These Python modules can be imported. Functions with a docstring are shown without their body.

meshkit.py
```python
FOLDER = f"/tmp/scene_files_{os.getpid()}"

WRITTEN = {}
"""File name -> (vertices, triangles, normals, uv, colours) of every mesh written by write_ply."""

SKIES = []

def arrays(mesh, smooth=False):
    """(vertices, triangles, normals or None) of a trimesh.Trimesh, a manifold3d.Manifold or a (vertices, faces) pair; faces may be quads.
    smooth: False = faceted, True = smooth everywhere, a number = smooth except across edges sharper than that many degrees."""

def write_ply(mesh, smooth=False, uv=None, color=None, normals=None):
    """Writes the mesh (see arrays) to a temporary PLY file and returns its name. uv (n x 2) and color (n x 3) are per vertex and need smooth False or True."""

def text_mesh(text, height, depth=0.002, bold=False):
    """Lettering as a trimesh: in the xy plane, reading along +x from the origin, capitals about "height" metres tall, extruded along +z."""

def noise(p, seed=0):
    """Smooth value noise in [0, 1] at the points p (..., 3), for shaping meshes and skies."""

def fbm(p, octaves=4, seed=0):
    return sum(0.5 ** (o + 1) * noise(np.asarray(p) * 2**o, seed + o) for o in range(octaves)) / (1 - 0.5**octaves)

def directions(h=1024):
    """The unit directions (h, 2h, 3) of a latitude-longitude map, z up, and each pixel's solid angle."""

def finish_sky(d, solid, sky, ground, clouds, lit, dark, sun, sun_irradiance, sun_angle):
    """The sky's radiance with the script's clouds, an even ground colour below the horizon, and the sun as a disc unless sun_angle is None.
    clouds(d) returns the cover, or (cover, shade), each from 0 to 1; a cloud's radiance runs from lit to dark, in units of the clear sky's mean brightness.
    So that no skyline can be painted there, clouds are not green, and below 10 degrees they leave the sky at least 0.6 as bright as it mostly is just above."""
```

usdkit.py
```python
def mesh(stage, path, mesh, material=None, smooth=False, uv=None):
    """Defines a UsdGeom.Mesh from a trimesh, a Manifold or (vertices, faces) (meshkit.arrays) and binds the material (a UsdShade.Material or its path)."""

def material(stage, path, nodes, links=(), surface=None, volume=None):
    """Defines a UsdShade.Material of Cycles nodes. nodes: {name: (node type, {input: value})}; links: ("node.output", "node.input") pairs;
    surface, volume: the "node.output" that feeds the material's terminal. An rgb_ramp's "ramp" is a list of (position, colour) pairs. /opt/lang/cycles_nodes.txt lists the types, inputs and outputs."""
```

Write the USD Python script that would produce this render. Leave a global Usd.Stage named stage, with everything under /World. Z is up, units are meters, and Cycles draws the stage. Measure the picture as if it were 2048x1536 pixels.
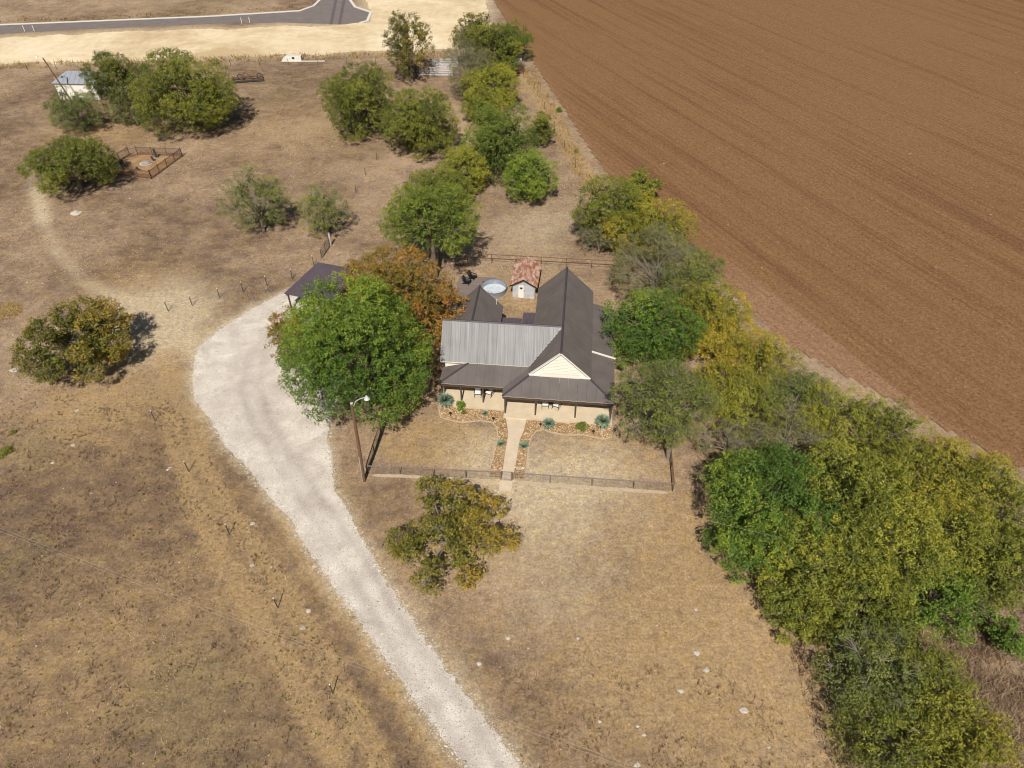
import math, random
import numpy as np
import trimesh, shapely
from shapely.geometry import Polygon, LineString, Point, box as sbox
from pxr import Usd, UsdGeom, UsdLux, UsdShade, Gf, Sdf, Vt
import usdkit, meshkit

stage = Usd.Stage.CreateInMemory()
UsdGeom.SetStageUpAxis(stage, 'Z'); UsdGeom.SetStageMetersPerUnit(stage, 1.0)
UsdGeom.Xform.Define(stage, '/World'); UsdGeom.Scope.Define(stage, '/World/Looks')
T = Sdf.ValueTypeNames

# ------------------------------------------------------------------ camera, sky, sun, exposure
FPX, PITCH, CAMH = 1421.0, math.radians(42.9), 50.0        # drone camera 50 m up, looking 43 degrees down, along +y
SUN_EL, SUN_AZ = math.radians(50.0), math.atan2(-0.097, -0.995)
SUN_I, SKY_S, EXPOSURE = 1.25, 0.05, 0.0
cam = UsdGeom.Camera.Define(stage, '/World/camera')
cam.AddTranslateOp().Set((0, 0, CAMH)); cam.AddRotateXOp().Set(90 - math.degrees(PITCH))
cam.CreateHorizontalApertureAttr(36.0); cam.CreateVerticalApertureAttr(27.0)
cam.CreateFocalLengthAttr(36.0 * FPX / 2048); cam.CreateExposureAttr(EXPOSURE)
cam.CreateClippingRangeAttr((0.5, 20000.0))
sky_mat = usdkit.material(stage, '/World/Looks/sky_look', {
    's': ('sky_texture', dict(sky_type='single_scattering', sun_disc=False, sun_elevation=SUN_EL, sun_rotation=SUN_AZ, altitude=250.0, air_density=1.0, aerosol_density=1.2, ozone_density=1.0)),
    'b': ('background_shader', dict(strength=SKY_S))}, [('s.color', 'b.color')], surface='b.background')
dome = UsdLux.DomeLight.Define(stage, '/World/sky'); UsdShade.MaterialBindingAPI.Apply(dome.GetPrim()).Bind(sky_mat)
dome.GetPrim().SetCustomDataByKey('kind', 'structure')
sun = UsdLux.DistantLight.Define(stage, '/World/sun')
sun.CreateIntensityAttr(SUN_I); sun.CreateAngleAttr(0.53); sun.CreateColorAttr((1.0, 0.95, 0.87)); sun.CreateNormalizeAttr(True)
sdir = np.array([math.sin(SUN_AZ) * math.cos(SUN_EL), math.cos(SUN_AZ) * math.cos(SUN_EL), math.sin(SUN_EL)])
q = Gf.Rotation(Gf.Vec3d(0, 0, 1), Gf.Vec3d(*map(float, sdir)))
sun.AddTransformOp().Set(Gf.Matrix4d().SetRotate(q))

# ------------------------------------------------------------------ helpers
def at(u, v, z=0.0):
    """survey: the point at height z that lies along the photograph's line of sight (2048 x 1536)"""
    a, b = u - 1024.0, v - 768.0
    fw = FPX * math.cos(PITCH) - b * math.sin(PITCH); ve = FPX * math.sin(PITCH) + b * math.cos(PITCH)
    t = (CAMH - z) / ve
    return np.array([a * t, fw * t, z])
def mpp(p):
    """metres per photograph pixel at the point"""
    return (p[1] * math.cos(PITCH) + (CAMH - p[2]) * math.sin(PITCH)) / FPX
def atc(x, y, z=0.0): return at(860 + x * .1953, 740 + y * .1953, z)
used = {}
def numbered(parent, name):
    k = used.get((parent, name), 0); used[(parent, name)] = k + 1
    return f'{parent}/{name}' if k == 0 else f'{parent}/{name}_{k:03d}'
def path_of(p): return '/World' if p is None else (p if isinstance(p, str) else str(p.GetPath()))
def tag(p, label=None, cat=None, group=None, kind=None):
    p = p.GetPrim() if hasattr(p, 'GetPrim') else p
    for k, v in (('label', label), ('category', cat), ('group', group), ('kind', kind)):
        if v: p.SetCustomDataByKey(k, v)
    return p
def thing(name, label, cat, loc=(0, 0, 0), rotz=0.0, group=None, kind=None):
    x = UsdGeom.Xform.Define(stage, numbered('/World', name))
    x.AddTranslateOp().Set(Gf.Vec3d(*map(float, loc)))
    if rotz: x.AddRotateZOp().Set(float(math.degrees(rotz)))
    return tag(x, label, cat, group, kind)
def dup(src, loc, rotz, label, group=None):
    was = src.GetCustomData()
    r = thing(src.GetName(), label, was['category'], loc, rotz, group or was.get('group'))
    r.GetReferences().AddInternalReference(src.GetPath()); r.SetInstanceable(True)
    return r
class MB:
    def __init__(s): s.v, s.f, s.n = [], [], 0
    def add(s, v, f):
        v = np.asarray(v, float); s.v.append(v); s.f.append(np.asarray(f, int) + s.n); s.n += len(v); return s
    def tm(s, m): return s.add(m.vertices, m.faces)
    def box(s, lo, hi):
        lo, hi = np.minimum(lo, hi), np.maximum(lo, hi)
        m = trimesh.creation.box(hi - lo); return s.add(m.vertices + (lo + hi) / 2, m.faces)
    def bar(s, a, b, w, h, up=(0, 0, 1)):
        a, b = np.asarray(a, float), np.asarray(b, float); d = b - a; L = np.linalg.norm(d); d /= L
        up = np.asarray(up, float)
        if abs(d @ up) > .95: up = np.array([0, 1.0, 0])
        r = np.cross(d, up); r /= np.linalg.norm(r); u2 = np.cross(r, d)
        m = trimesh.creation.box([L, w, h]); R = np.stack([d, r, u2], 1)
        return s.add(m.vertices @ R.T + (a + b) / 2, m.faces)
    def tube(s, pts, rad, n=6, cap=True):
        v, f = tube(pts, rad, n, cap); return s.add(v, f)
    def get(s): return np.vstack(s.v), np.vstack(s.f)
    def build(s, name, mat, parent=None, smooth=False):
        return mesh(name, s.get(), mat, parent, smooth)
def tube(pts, rad, n=6, cap=True):
    pts = np.asarray(pts, float); rad = np.broadcast_to(rad, len(pts)).astype(float)
    d = np.gradient(pts, axis=0); d /= np.maximum(np.linalg.norm(d, axis=1, keepdims=True), 1e-9)
    ref = np.where(np.abs(d[:, 2:3]) > .9, [[1.0, 0, 0]], [[0, 0, 1.0]])
    a = np.cross(d, ref); a /= np.maximum(np.linalg.norm(a, axis=1, keepdims=True), 1e-9); b = np.cross(d, a)
    th = np.arange(n) * 2 * math.pi / n
    v = (pts[:, None] + rad[:, None, None] * (a[:, None] * np.cos(th)[None, :, None] + b[:, None] * np.sin(th)[None, :, None])).reshape(-1, 3)
    i = np.arange(len(pts) - 1)[:, None] * n; j = np.arange(n)[None]; k = (j + 1) % n
    f = np.concatenate([np.stack([i + j, i + n + j, i + n + k], -1).reshape(-1, 3), np.stack([i + j, i + n + k, i + k], -1).reshape(-1, 3)])
    if cap:
        v = np.vstack([v, pts[0], pts[-1]]); m = len(v); e = (len(pts) - 1) * n; jj = np.arange(n); kk = (jj + 1) % n
        f = np.vstack([f, np.stack([jj, kk, np.full(n, m - 2)], 1), np.stack([e + kk, e + jj, np.full(n, m - 1)], 1)])
    return v, f
def mesh(name, vf, mat, parent=None, smooth=False, kind=None, pv=None, label=None):
    m = usdkit.mesh(stage, numbered(path_of(parent), name), vf, M[mat] if isinstance(mat, str) else mat, smooth=smooth)
    if pv:
        for k, a in pv.items():
            UsdGeom.PrimvarsAPI(m).CreatePrimvar(k, T.FloatArray, 'vertex').Set(Vt.FloatArray.FromNumpy(np.asarray(a, np.float32)))
    if kind: m.GetPrim().SetCustomDataByKey('kind', kind)
    if label: m.GetPrim().SetCustomDataByKey('label', label)
    return m.GetPrim()
def flat(poly, z):
    v, f = trimesh.creation.triangulate_polygon(poly, engine='earcut')
    f = np.asarray(f)
    a, b, c = v[f[:, 0]], v[f[:, 1]], v[f[:, 2]]
    cr = (b[:, 0] - a[:, 0]) * (c[:, 1] - a[:, 1]) - (b[:, 1] - a[:, 1]) * (c[:, 0] - a[:, 0])
    f = np.where(cr[:, None] < 0, f[:, ::-1], f)
    return np.column_stack([v, np.full(len(v), z)]), f
def slab(poly, z0, z1):
    m = trimesh.creation.extrude_polygon(poly, z1 - z0, engine='earcut'); m.apply_translation([0, 0, z0]); return m
def rough_poly(pts, amp, step, seed, big=0.0):
    """outline through the points, smoothed and frayed"""
    p = Polygon(pts).buffer(0)
    ring = p.exterior; n = int(ring.length / step)
    q = np.array([ring.interpolate(i / n, normalized=True).coords[0] for i in range(n)])
    k = max(1, int(1.2 / step)); w = np.ones(2 * k + 1) / (2 * k + 1)
    for c in range(2): q[:, c] = np.convolve(np.r_[q[-k:, c], q[:, c], q[:k, c]], w, 'valid')
    t = np.roll(q, -1, 0) - np.roll(q, 1, 0); t /= np.linalg.norm(t, axis=1, keepdims=True)
    nn = np.column_stack([t[:, 1], -t[:, 0]])
    q3 = np.column_stack([q, np.zeros(n)])
    o = (meshkit.fbm(q3 * 1.7, 3, seed) - .5) * 2 * amp + (meshkit.noise(q3 * .25, seed + 9) - .5) * 2 * big + (np.random.default_rng(seed).random(n) - .5) * amp * .8
    return Polygon(q + nn * o[:, None]).buffer(0)
def pxpoly(pts, z=0.0): return [tuple(at(u, v, z)[:2]) for u, v in pts]
rng = np.random.default_rng(7); R = random.Random(7)

# ------------------------------------------------------------------ materials
M = {}
def simple(name, col, rough=.7, metal=0.0, nscale=6.0, var=.18, bump=0.0, bscale=40.0, spec=.5, stretch=None):
    """a colour with soft mottling and fine relief"""
    c = np.array(col)
    n = {'t': ('geometry', {}), 'm': ('mapping', dict(scale=stretch or (1, 1, 1))), 'n': ('noise_texture', dict(scale=nscale, detail=4.0, roughness=.65)),
         'r': ('rgb_ramp', dict(ramp=[(.25, tuple(c * (1 - var))), (.75, tuple(np.minimum(c * (1 + var), .95)))])),
         'p': ('principled_bsdf', dict(roughness=rough, metallic=metal, specular_ior_level=spec))}
    l = [('t.position', 'm.vector'), ('m.vector', 'n.vector'), ('n.fac', 'r.fac'), ('r.color', 'p.base_color')]
    if bump:
        n['n2'] = ('noise_texture', dict(scale=bscale, detail=3.0)); n['b'] = ('bump', dict(strength=bump, distance=.03))
        l += [('t.position', 'n2.vector'), ('n2.fac', 'b.height'), ('b.normal', 'p.normal')]
    M[name] = usdkit.material(stage, f'/World/Looks/{name}', n, l, surface='p.BSDF')
def leafmat(name, ramp, trans=.12, rough=.55):
    n = {'a': ('attribute', dict(attribute='tint')), 'r': ('rgb_ramp', dict(ramp=ramp)),
         'p': ('principled_bsdf', dict(roughness=rough, specular_ior_level=.3)), 't': ('translucent_bsdf', {}), 'x': ('mix_closure', dict(fac=trans))}
    M[name] = usdkit.material(stage, f'/World/Looks/{name}', n, [('a.fac', 'r.fac'), ('r.color', 'p.base_color'), ('r.color', 't.color'), ('p.BSDF', 'x.closure1'), ('t.BSDF', 'x.closure2')], surface='x.closure')
leafmat('leaf_oak', [(0, (0.07, 0.102, 0.019)), (0.5, (0.146, 0.192, 0.027)), (1, (0.257, 0.288, 0.036))])
leafmat('leaf_elm', [(0, (0.105, 0.124, 0.023)), (0.5, (0.211, 0.226, 0.032)), (1, (0.351, 0.333, 0.038))])
leafmat('leaf_bright', [(0, (.07, .125, .02)), (.5, (.145, .225, .028)), (1, (.28, .33, .036))])
leafmat('leaf_yellow', [(0, (0.192, 0.198, 0.027)), (0.5, (0.373, 0.305, 0.034)), (1, (0.531, 0.373, 0.041))])
leafmat('leaf_orange', [(0, (0.15, 0.135, 0.022)), (0.45, (0.34, 0.19, 0.034)), (1, (0.5, 0.22, 0.04))])
leafmat('leaf_autumn', [(0, (0.1, 0.105, 0.02)), (0.5, (0.24, 0.2, 0.03)), (1, (0.37, 0.24, 0.035))])
leafmat('leaf_mesquite', [(0, (.105, .128, .034)), (.5, (.18, .21, .045)), (1, (.29, .29, .055))])
leafmat('leaf_grey', [(0, (.12, .125, .06)), (.5, (.20, .195, .08)), (1, (.29, .265, .10))])
leafmat('leaf_yucca', [(0, (.10, .17, .12)), (.5, (.22, .31, .22)), (1, (.40, .44, .26))], trans=.1)
leafmat('dry_blade', [(0, (.085, .056, .037)), (.5, (.31, .212, .132)), (1, (.60, .46, .30))], trans=.2, rough=.8)
leafmat('gold_blade', [(0, (.25, .16, .05)), (.5, (.42, .28, .10)), (1, (.58, .42, .19))], trans=.2, rough=.8)
leafmat('clod', [(0, (.07, .035, .018)), (.5, (.18, .10, .05)), (.85, (.36, .24, .12)), (1, (.62, .52, .38))], trans=0.0, rough=.9)
leafmat('stone_tint', [(0, (.22, .13, .065)), (.5, (.44, .29, .15)), (1, (.62, .50, .34))], trans=0.0, rough=.9)
leafmat('pale_stone', [(0, (.33, .28, .22)), (1, (.64, .58, .50))], trans=0.0, rough=.9)
simple('bark', (.17, .125, .09), .9, nscale=4, var=.35, bump=.5, bscale=18)
simple('bark_pale', (.215, .18, .145), .9, nscale=4, var=.3)
simple('concrete', (.60, .49, .34), .85, nscale=.9, var=.13, bump=.1)
simple('path_concrete', (.60, .485, .345), .9, nscale=1.2, var=.12, bump=.1)
simple('old_concrete', (.62, .58, .50), .9, nscale=3, var=.18)
simple('kerb_stone', (.46, .37, .255), .9, nscale=3, var=.2, bump=.3)
simple('siding', (.84, .79, .69), .6, nscale=1.5, var=.06)
simple('trim_white', (.80, .77, .70), .5, nscale=2, var=.04)
simple('dark_wood', (.075, .052, .036), .7, nscale=5, var=.25)
simple('glass_dark', (.03, .035, .04), .08, nscale=1, var=.1)
simple('ridge_metal', (.125, .105, .115), .4, metal=.5, nscale=1.5, var=.1)
simple('flashing', (.62, .60, .58), .4, metal=.4, nscale=3, var=.1)
simple('carport_metal', (.115, .09, .105), .5, metal=.1, nscale=.8, var=.12)
simple('black_paint', (.015, .015, .018), .4, nscale=5, var=.1)
simple('white_cushion', (.78, .77, .74), .8, nscale=6, var=.06)
simple('galvanised', (.62, .66, .72), .4, metal=.35, nscale=1.6, var=.22)
simple('tank_metal', (.34, .365, .41), .4, metal=.6, nscale=2.5, var=.15)
simple('tank_floor', (.62, .64, .66), .6, nscale=1.4, var=.2)
simple('deck_wood', (.20, .155, .13), .8, nscale=3, var=.25, stretch=(.3, 3, 1))
simple('rust_pipe', (.16, .075, .045), .75, nscale=4, var=.35)
simple('rail_grey', (.235, .185, .17), .6, metal=.3, nscale=4, var=.25)
simple('wire', (.20, .17, .15), .6, metal=.5, nscale=4, var=.2)
simple('post_steel', (.05, .045, .04), .7, nscale=5, var=.3)
simple('weathered_board', (.52, .50, .49), .8, nscale=2, var=.2)
simple('pole_wood', (.16, .088, .05), .85, nscale=3, var=.3, bump=.4, bscale=20, stretch=(1, 1, .15))
simple('lamp_metal', (.70, .71, .72), .35, metal=.3, nscale=5, var=.08)
simple('shed_roof_grey', (.40, .42, .46), .5, metal=.4, nscale=1, var=.12)
simple('gravestone', (.30, .28, .26), .85, nscale=8, var=.3)
simple('gravestone_dark', (.06, .055, .055), .6, nscale=8, var=.3)
simple('limestone', (.50, .44, .36), .9, nscale=6, var=.22, bump=.6, bscale=15)
simple('asphalt', (.185, .155, .138), .85, nscale=.5, var=.18, bump=.2)
simple('kerb_concrete', (.66, .62, .55), .8, nscale=2, var=.1)
simple('tyre_black', (.12, .10, .095), .9, nscale=1.5, var=.25)
simple('yellow_paint', (.7, .5, .05), .5)
# rusty corrugated iron: rust patches over weathered zinc
M['rusty_iron'] = usdkit.material(stage, '/World/Looks/rusty_iron', {
    'g': ('geometry', {}), 'm': ('mapping', dict(scale=(1.6, .8, 1))), 'n': ('noise_texture', dict(scale=1.3, detail=6.0, roughness=.7)),
    'n2': ('noise_texture', dict(scale=9.0, detail=3.0)), 'x': ('math', dict(math_type='multiply_add', value2=.35)),
    'r': ('rgb_ramp', dict(ramp=[(.50, (.62, .55, .50)), (.63, (.50, .33, .25)), (.74, (.34, .145, .08)), (.92, (.21, .085, .05))])),
    'p': ('principled_bsdf', dict(roughness=.75, metallic=.15))},
    [('g.position', 'm.vector'), ('m.vector', 'n.vector'), ('g.position', 'n2.vector'), ('n2.fac', 'x.value1'), ('n.fac', 'x.value3'), ('x.value', 'r.fac'), ('r.color', 'p.base_color')], surface='p.BSDF')
# brown standing-seam roof metal: painted, oil-canned, a broad sheen
for nm, rough in (('roof_metal', .36),):
    M[nm] = usdkit.material(stage, f'/World/Looks/{nm}', {
        'g': ('geometry', {}), 'mp': ('mapping', dict(rotation=(0, 0, .096), scale=(4.5, .18, .18))), 'n': ('noise_texture', dict(scale=.7, detail=4.0)),
        'r': ('rgb_ramp', dict(ramp=[(.3, (.128, .108, .097)), (.7, (.158, .135, .122))])),
        'rr': ('map_range', dict(from_min=.3, from_max=.7, to_min=.43, to_max=.52)),
        'n3': ('noise_texture', dict(scale=1.2, detail=3.0)), 'b': ('bump', dict(strength=.10, distance=.02)),
        'p': ('principled_bsdf', dict(metallic=.0, specular_ior_level=.5, specular_tint=(.84, .92, 1.0)))},
        [('g.position', 'n.vector'), ('g.position', 'mp.vector'), ('mp.vector', 'n3.vector'), ('n.fac', 'r.fac'), ('r.color', 'p.base_color'), ('n3.fac', 'rr.value'), ('rr.result', 'p.roughness'), ('n3.fac', 'b.height'), ('b.normal', 'p.normal')], surface='p.BSDF')
M['water'] = usdkit.material(stage, '/World/Looks/water', {'f': ('fresnel', dict(IOR=1.33)), 'g': ('glossy_bsdf', dict(roughness=.03)), 't': ('transparent_bsdf', dict(color=(.94, .96, .97))), 'x': ('mix_closure', {})},
    [('f.fac', 'x.fac'), ('t.BSDF', 'x.closure1'), ('g.BSDF', 'x.closure2')], surface='x.closure')

# ground: dry pasture. Colour from noise at several sizes, steered by wear masks carried on the mesh
M['pasture'] = usdkit.material(stage, '/World/Looks/pasture', {
    'g': ('geometry', {}),
    'n1': ('noise_texture', dict(scale=.07, detail=6.0, roughness=.62)), 'n2': ('noise_texture', dict(scale=.40, detail=6.0, roughness=.7, distortion=.6)),
    'n3': ('noise_texture', dict(scale=1.9, detail=5.0, roughness=.8)), 'n4': ('noise_texture', dict(scale=5.0, detail=4.0, roughness=.85)), 'nh': ('noise_texture', dict(scale=.8, detail=5.0, roughness=.75)),
    'ms': ('mapping', dict(rotation=(0, 0, .9), scale=(.8, 1.3, 1))), 'n5': ('noise_texture', dict(scale=.5, detail=4.0, roughness=.6)),
    'ad': ('attribute', dict(attribute='dark')), 'ag': ('attribute', dict(attribute='gold')), 'al': ('attribute', dict(attribute='pale')), 'ae': ('attribute', dict(attribute='green')),
    # brown fraction
    'd1': ('math', dict(math_type='multiply_add', value2=2.1, value3=-.80)), 'd2': ('math', dict(math_type='multiply_add', value2=1.45)), 'd3': ('math', dict(math_type='multiply_add', value2=1.05)),
    'd4': ('map_range', dict(from_min=.62, from_max=1.40, to_min=0, to_max=1, clamp=True)),
    'tan': ('mix', dict(color1=(.415, .302, .205), color2=(.16, .106, .073))),
    'gm': ('math', dict(math_type='multiply_add', value2=.75)), 'g2': ('map_range', dict(from_min=.42, from_max=.95, to_min=0, to_max=.75, clamp=True)),
    'gold': ('mix', dict(color2=(.42, .288, .145))),
    'pm': ('math', dict(math_type='multiply_add', value2=1.0)), 'p2': ('map_range', dict(from_min=.62, from_max=1.15, to_min=0, to_max=.8, clamp=True)),
    'pale': ('mix', dict(color2=(.56, .455, .31))),
    'em': ('math', dict(math_type='multiply_add', value2=.9)), 'e2': ('map_range', dict(from_min=.75, from_max=1.2, to_min=0, to_max=.7, clamp=True)),
    'grn': ('mix', dict(color2=(.205, .17, .085))),
    'hr': ('rgb_ramp', dict(ramp=[(.34, (.82, .80, .80)), (.5, (1, 1, 1)), (.66, (1.0, .96, .78))])), 'hue': ('mix', dict(mix_type='multiply', fac=1.0)),
    'f': ('map_range', dict(from_min=.3, from_max=.7, to_min=.60, to_max=1.40)), 'f3': ('map_range', dict(from_min=.3, from_max=.7, to_min=.68, to_max=1.32)),
    'ff': ('math', dict(math_type='multiply')), 'cc': ('combine_color', {}), 'mul': ('mix', dict(mix_type='multiply', fac=1.0)),
    'b': ('bump', dict(strength=.9, distance=.09)), 'hb': ('math', dict(math_type='multiply_add', value2=.5)),
    'p': ('principled_bsdf', dict(roughness=.95, specular_ior_level=.1))},
    [('g.position', f'{n}.vector') for n in ('n1', 'n2', 'n3', 'n4', 'ms', 'nh')] + [('nh.fac', 'hr.fac'), ('grn.color', 'hue.color1'), ('hr.color', 'hue.color2'), ('ms.vector', 'n5.vector'),
     ('n1.fac', 'd1.value1'), ('n2.fac', 'd2.value1'), ('d1.value', 'd2.value3'), ('ad.fac', 'd3.value1'), ('d2.value', 'd3.value3'), ('d3.value', 'd4.value'), ('d4.result', 'tan.fac'),
     ('ag.fac', 'gm.value1'), ('n5.fac', 'gm.value3'), ('gm.value', 'g2.value'), ('g2.result', 'gold.fac'), ('tan.color', 'gold.color1'),
     ('al.fac', 'pm.value1'), ('n2.fac', 'pm.value3'), ('pm.value', 'p2.value'), ('p2.result', 'pale.fac'), ('gold.color', 'pale.color1'),
     ('ae.fac', 'em.value1'), ('n3.fac', 'em.value3'), ('em.value', 'e2.value'), ('e2.result', 'grn.fac'), ('pale.color', 'grn.color1'),
     ('n4.fac', 'f.value'), ('n3.fac', 'f3.value'), ('f.result', 'ff.value1'), ('f3.result', 'ff.value2'), ('ff.value', 'cc.r'), ('ff.value', 'cc.g'), ('ff.value', 'cc.b'),
     ('hue.color', 'mul.color1'), ('cc.color', 'mul.color2'), ('mul.color', 'p.base_color'),
     ('n4.fac', 'hb.value1'), ('n3.fac', 'hb.value3'), ('hb.value', 'b.height'), ('b.normal', 'p.normal')], surface='p.BSDF')
def speckled(name, a, b, c, sc=(.35, 3.0, 14.0), bump=.6, lo=.66, hi=1.3):
    M[name] = usdkit.material(stage, f'/World/Looks/{name}', {
        'g': ('geometry', {}), 'n1': ('noise_texture', dict(scale=sc[0], detail=5.0, roughness=.65, distortion=.4)), 'n2': ('noise_texture', dict(scale=sc[1], detail=5.0, roughness=.75)), 'n3': ('noise_texture', dict(scale=sc[2], detail=2.0, roughness=.8)),
        's': ('math', dict(math_type='multiply_add', value2=.45)), 'r': ('rgb_ramp', dict(ramp=[(.55, a), (.74, b), (.92, c)])),
        'f': ('map_range', dict(from_min=.28, from_max=.72, to_min=lo, to_max=hi)), 'cc': ('combine_color', {}), 'mul': ('mix', dict(mix_type='multiply', fac=1.0)),
        'b': ('bump', dict(strength=bump, distance=.05)), 'p': ('principled_bsdf', dict(roughness=.95, specular_ior_level=.15))},
        [('g.position', 'n1.vector'), ('g.position', 'n2.vector'), ('g.position', 'n3.vector'), ('n2.fac', 's.value1'), ('n1.fac', 's.value3'), ('s.value', 'r.fac'),
         ('n3.fac', 'f.value'), ('f.result', 'cc.r'), ('f.result', 'cc.g'), ('f.result', 'cc.b'), ('r.color', 'mul.color1'), ('cc.color', 'mul.color2'), ('mul.color', 'p.base_color'), ('n3.fac', 'b.height'), ('b.normal', 'p.normal')], surface='p.BSDF')
M['gravel'] = usdkit.material(stage, '/World/Looks/gravel_ruts', {
    'g': ('geometry', {}), 'n1': ('noise_texture', dict(scale=.4, detail=5.0, roughness=.65, distortion=.4)), 'n2': ('noise_texture', dict(scale=3.0, detail=5.0, roughness=.75)), 'n3': ('noise_texture', dict(scale=9.0, detail=3.0, roughness=.85)),
    's': ('math', dict(math_type='multiply_add', value2=.45)), 'r': ('rgb_ramp', dict(ramp=[(.55, (.48, .415, .36)), (.74, (.61, .54, .465)), (.92, (.72, .655, .565))])),
    'ar': ('attribute', dict(attribute='rut')), 'rm': ('math', dict(math_type='multiply')), 'rx': ('mix', dict(color2=(.32, .265, .24))), 'n4': ('map_range', dict(from_min=.35, from_max=.6, to_min=.3, to_max=.8)),
    'f': ('map_range', dict(from_min=.3, from_max=.7, to_min=.76, to_max=1.24)), 'cc': ('combine_color', {}), 'mul': ('mix', dict(mix_type='multiply', fac=1.0)), 'b': ('bump', dict(strength=.6, distance=.05)), 'p': ('principled_bsdf', dict(roughness=.95, specular_ior_level=.15))},
    [('g.position', 'n1.vector'), ('g.position', 'n2.vector'), ('g.position', 'n3.vector'), ('n2.fac', 's.value1'), ('n1.fac', 's.value3'), ('s.value', 'r.fac'), ('n2.fac', 'n4.value'), ('ar.fac', 'rm.value1'), ('n4.result', 'rm.value2'), ('rm.value', 'rx.fac'), ('r.color', 'rx.color1'),
     ('n3.fac', 'f.value'), ('f.result', 'cc.r'), ('f.result', 'cc.g'), ('f.result', 'cc.b'), ('rx.color', 'mul.color1'), ('cc.color', 'mul.color2'), ('mul.color', 'p.base_color'), ('n3.fac', 'b.height'), ('b.normal', 'p.normal')], surface='p.BSDF')
speckled('caliche', (.53, .395, .225), (.70, .56, .36), (.82, .69, .49), sc=(.06, .5, 4.0), bump=.2, lo=.88, hi=1.1)
speckled('grave_soil', (.26, .15, .08), (.36, .22, .11), (.42, .30, .17))
speckled('bed_soil', (.22, .13, .06), (.32, .20, .10), (.42, .28, .15))
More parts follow.
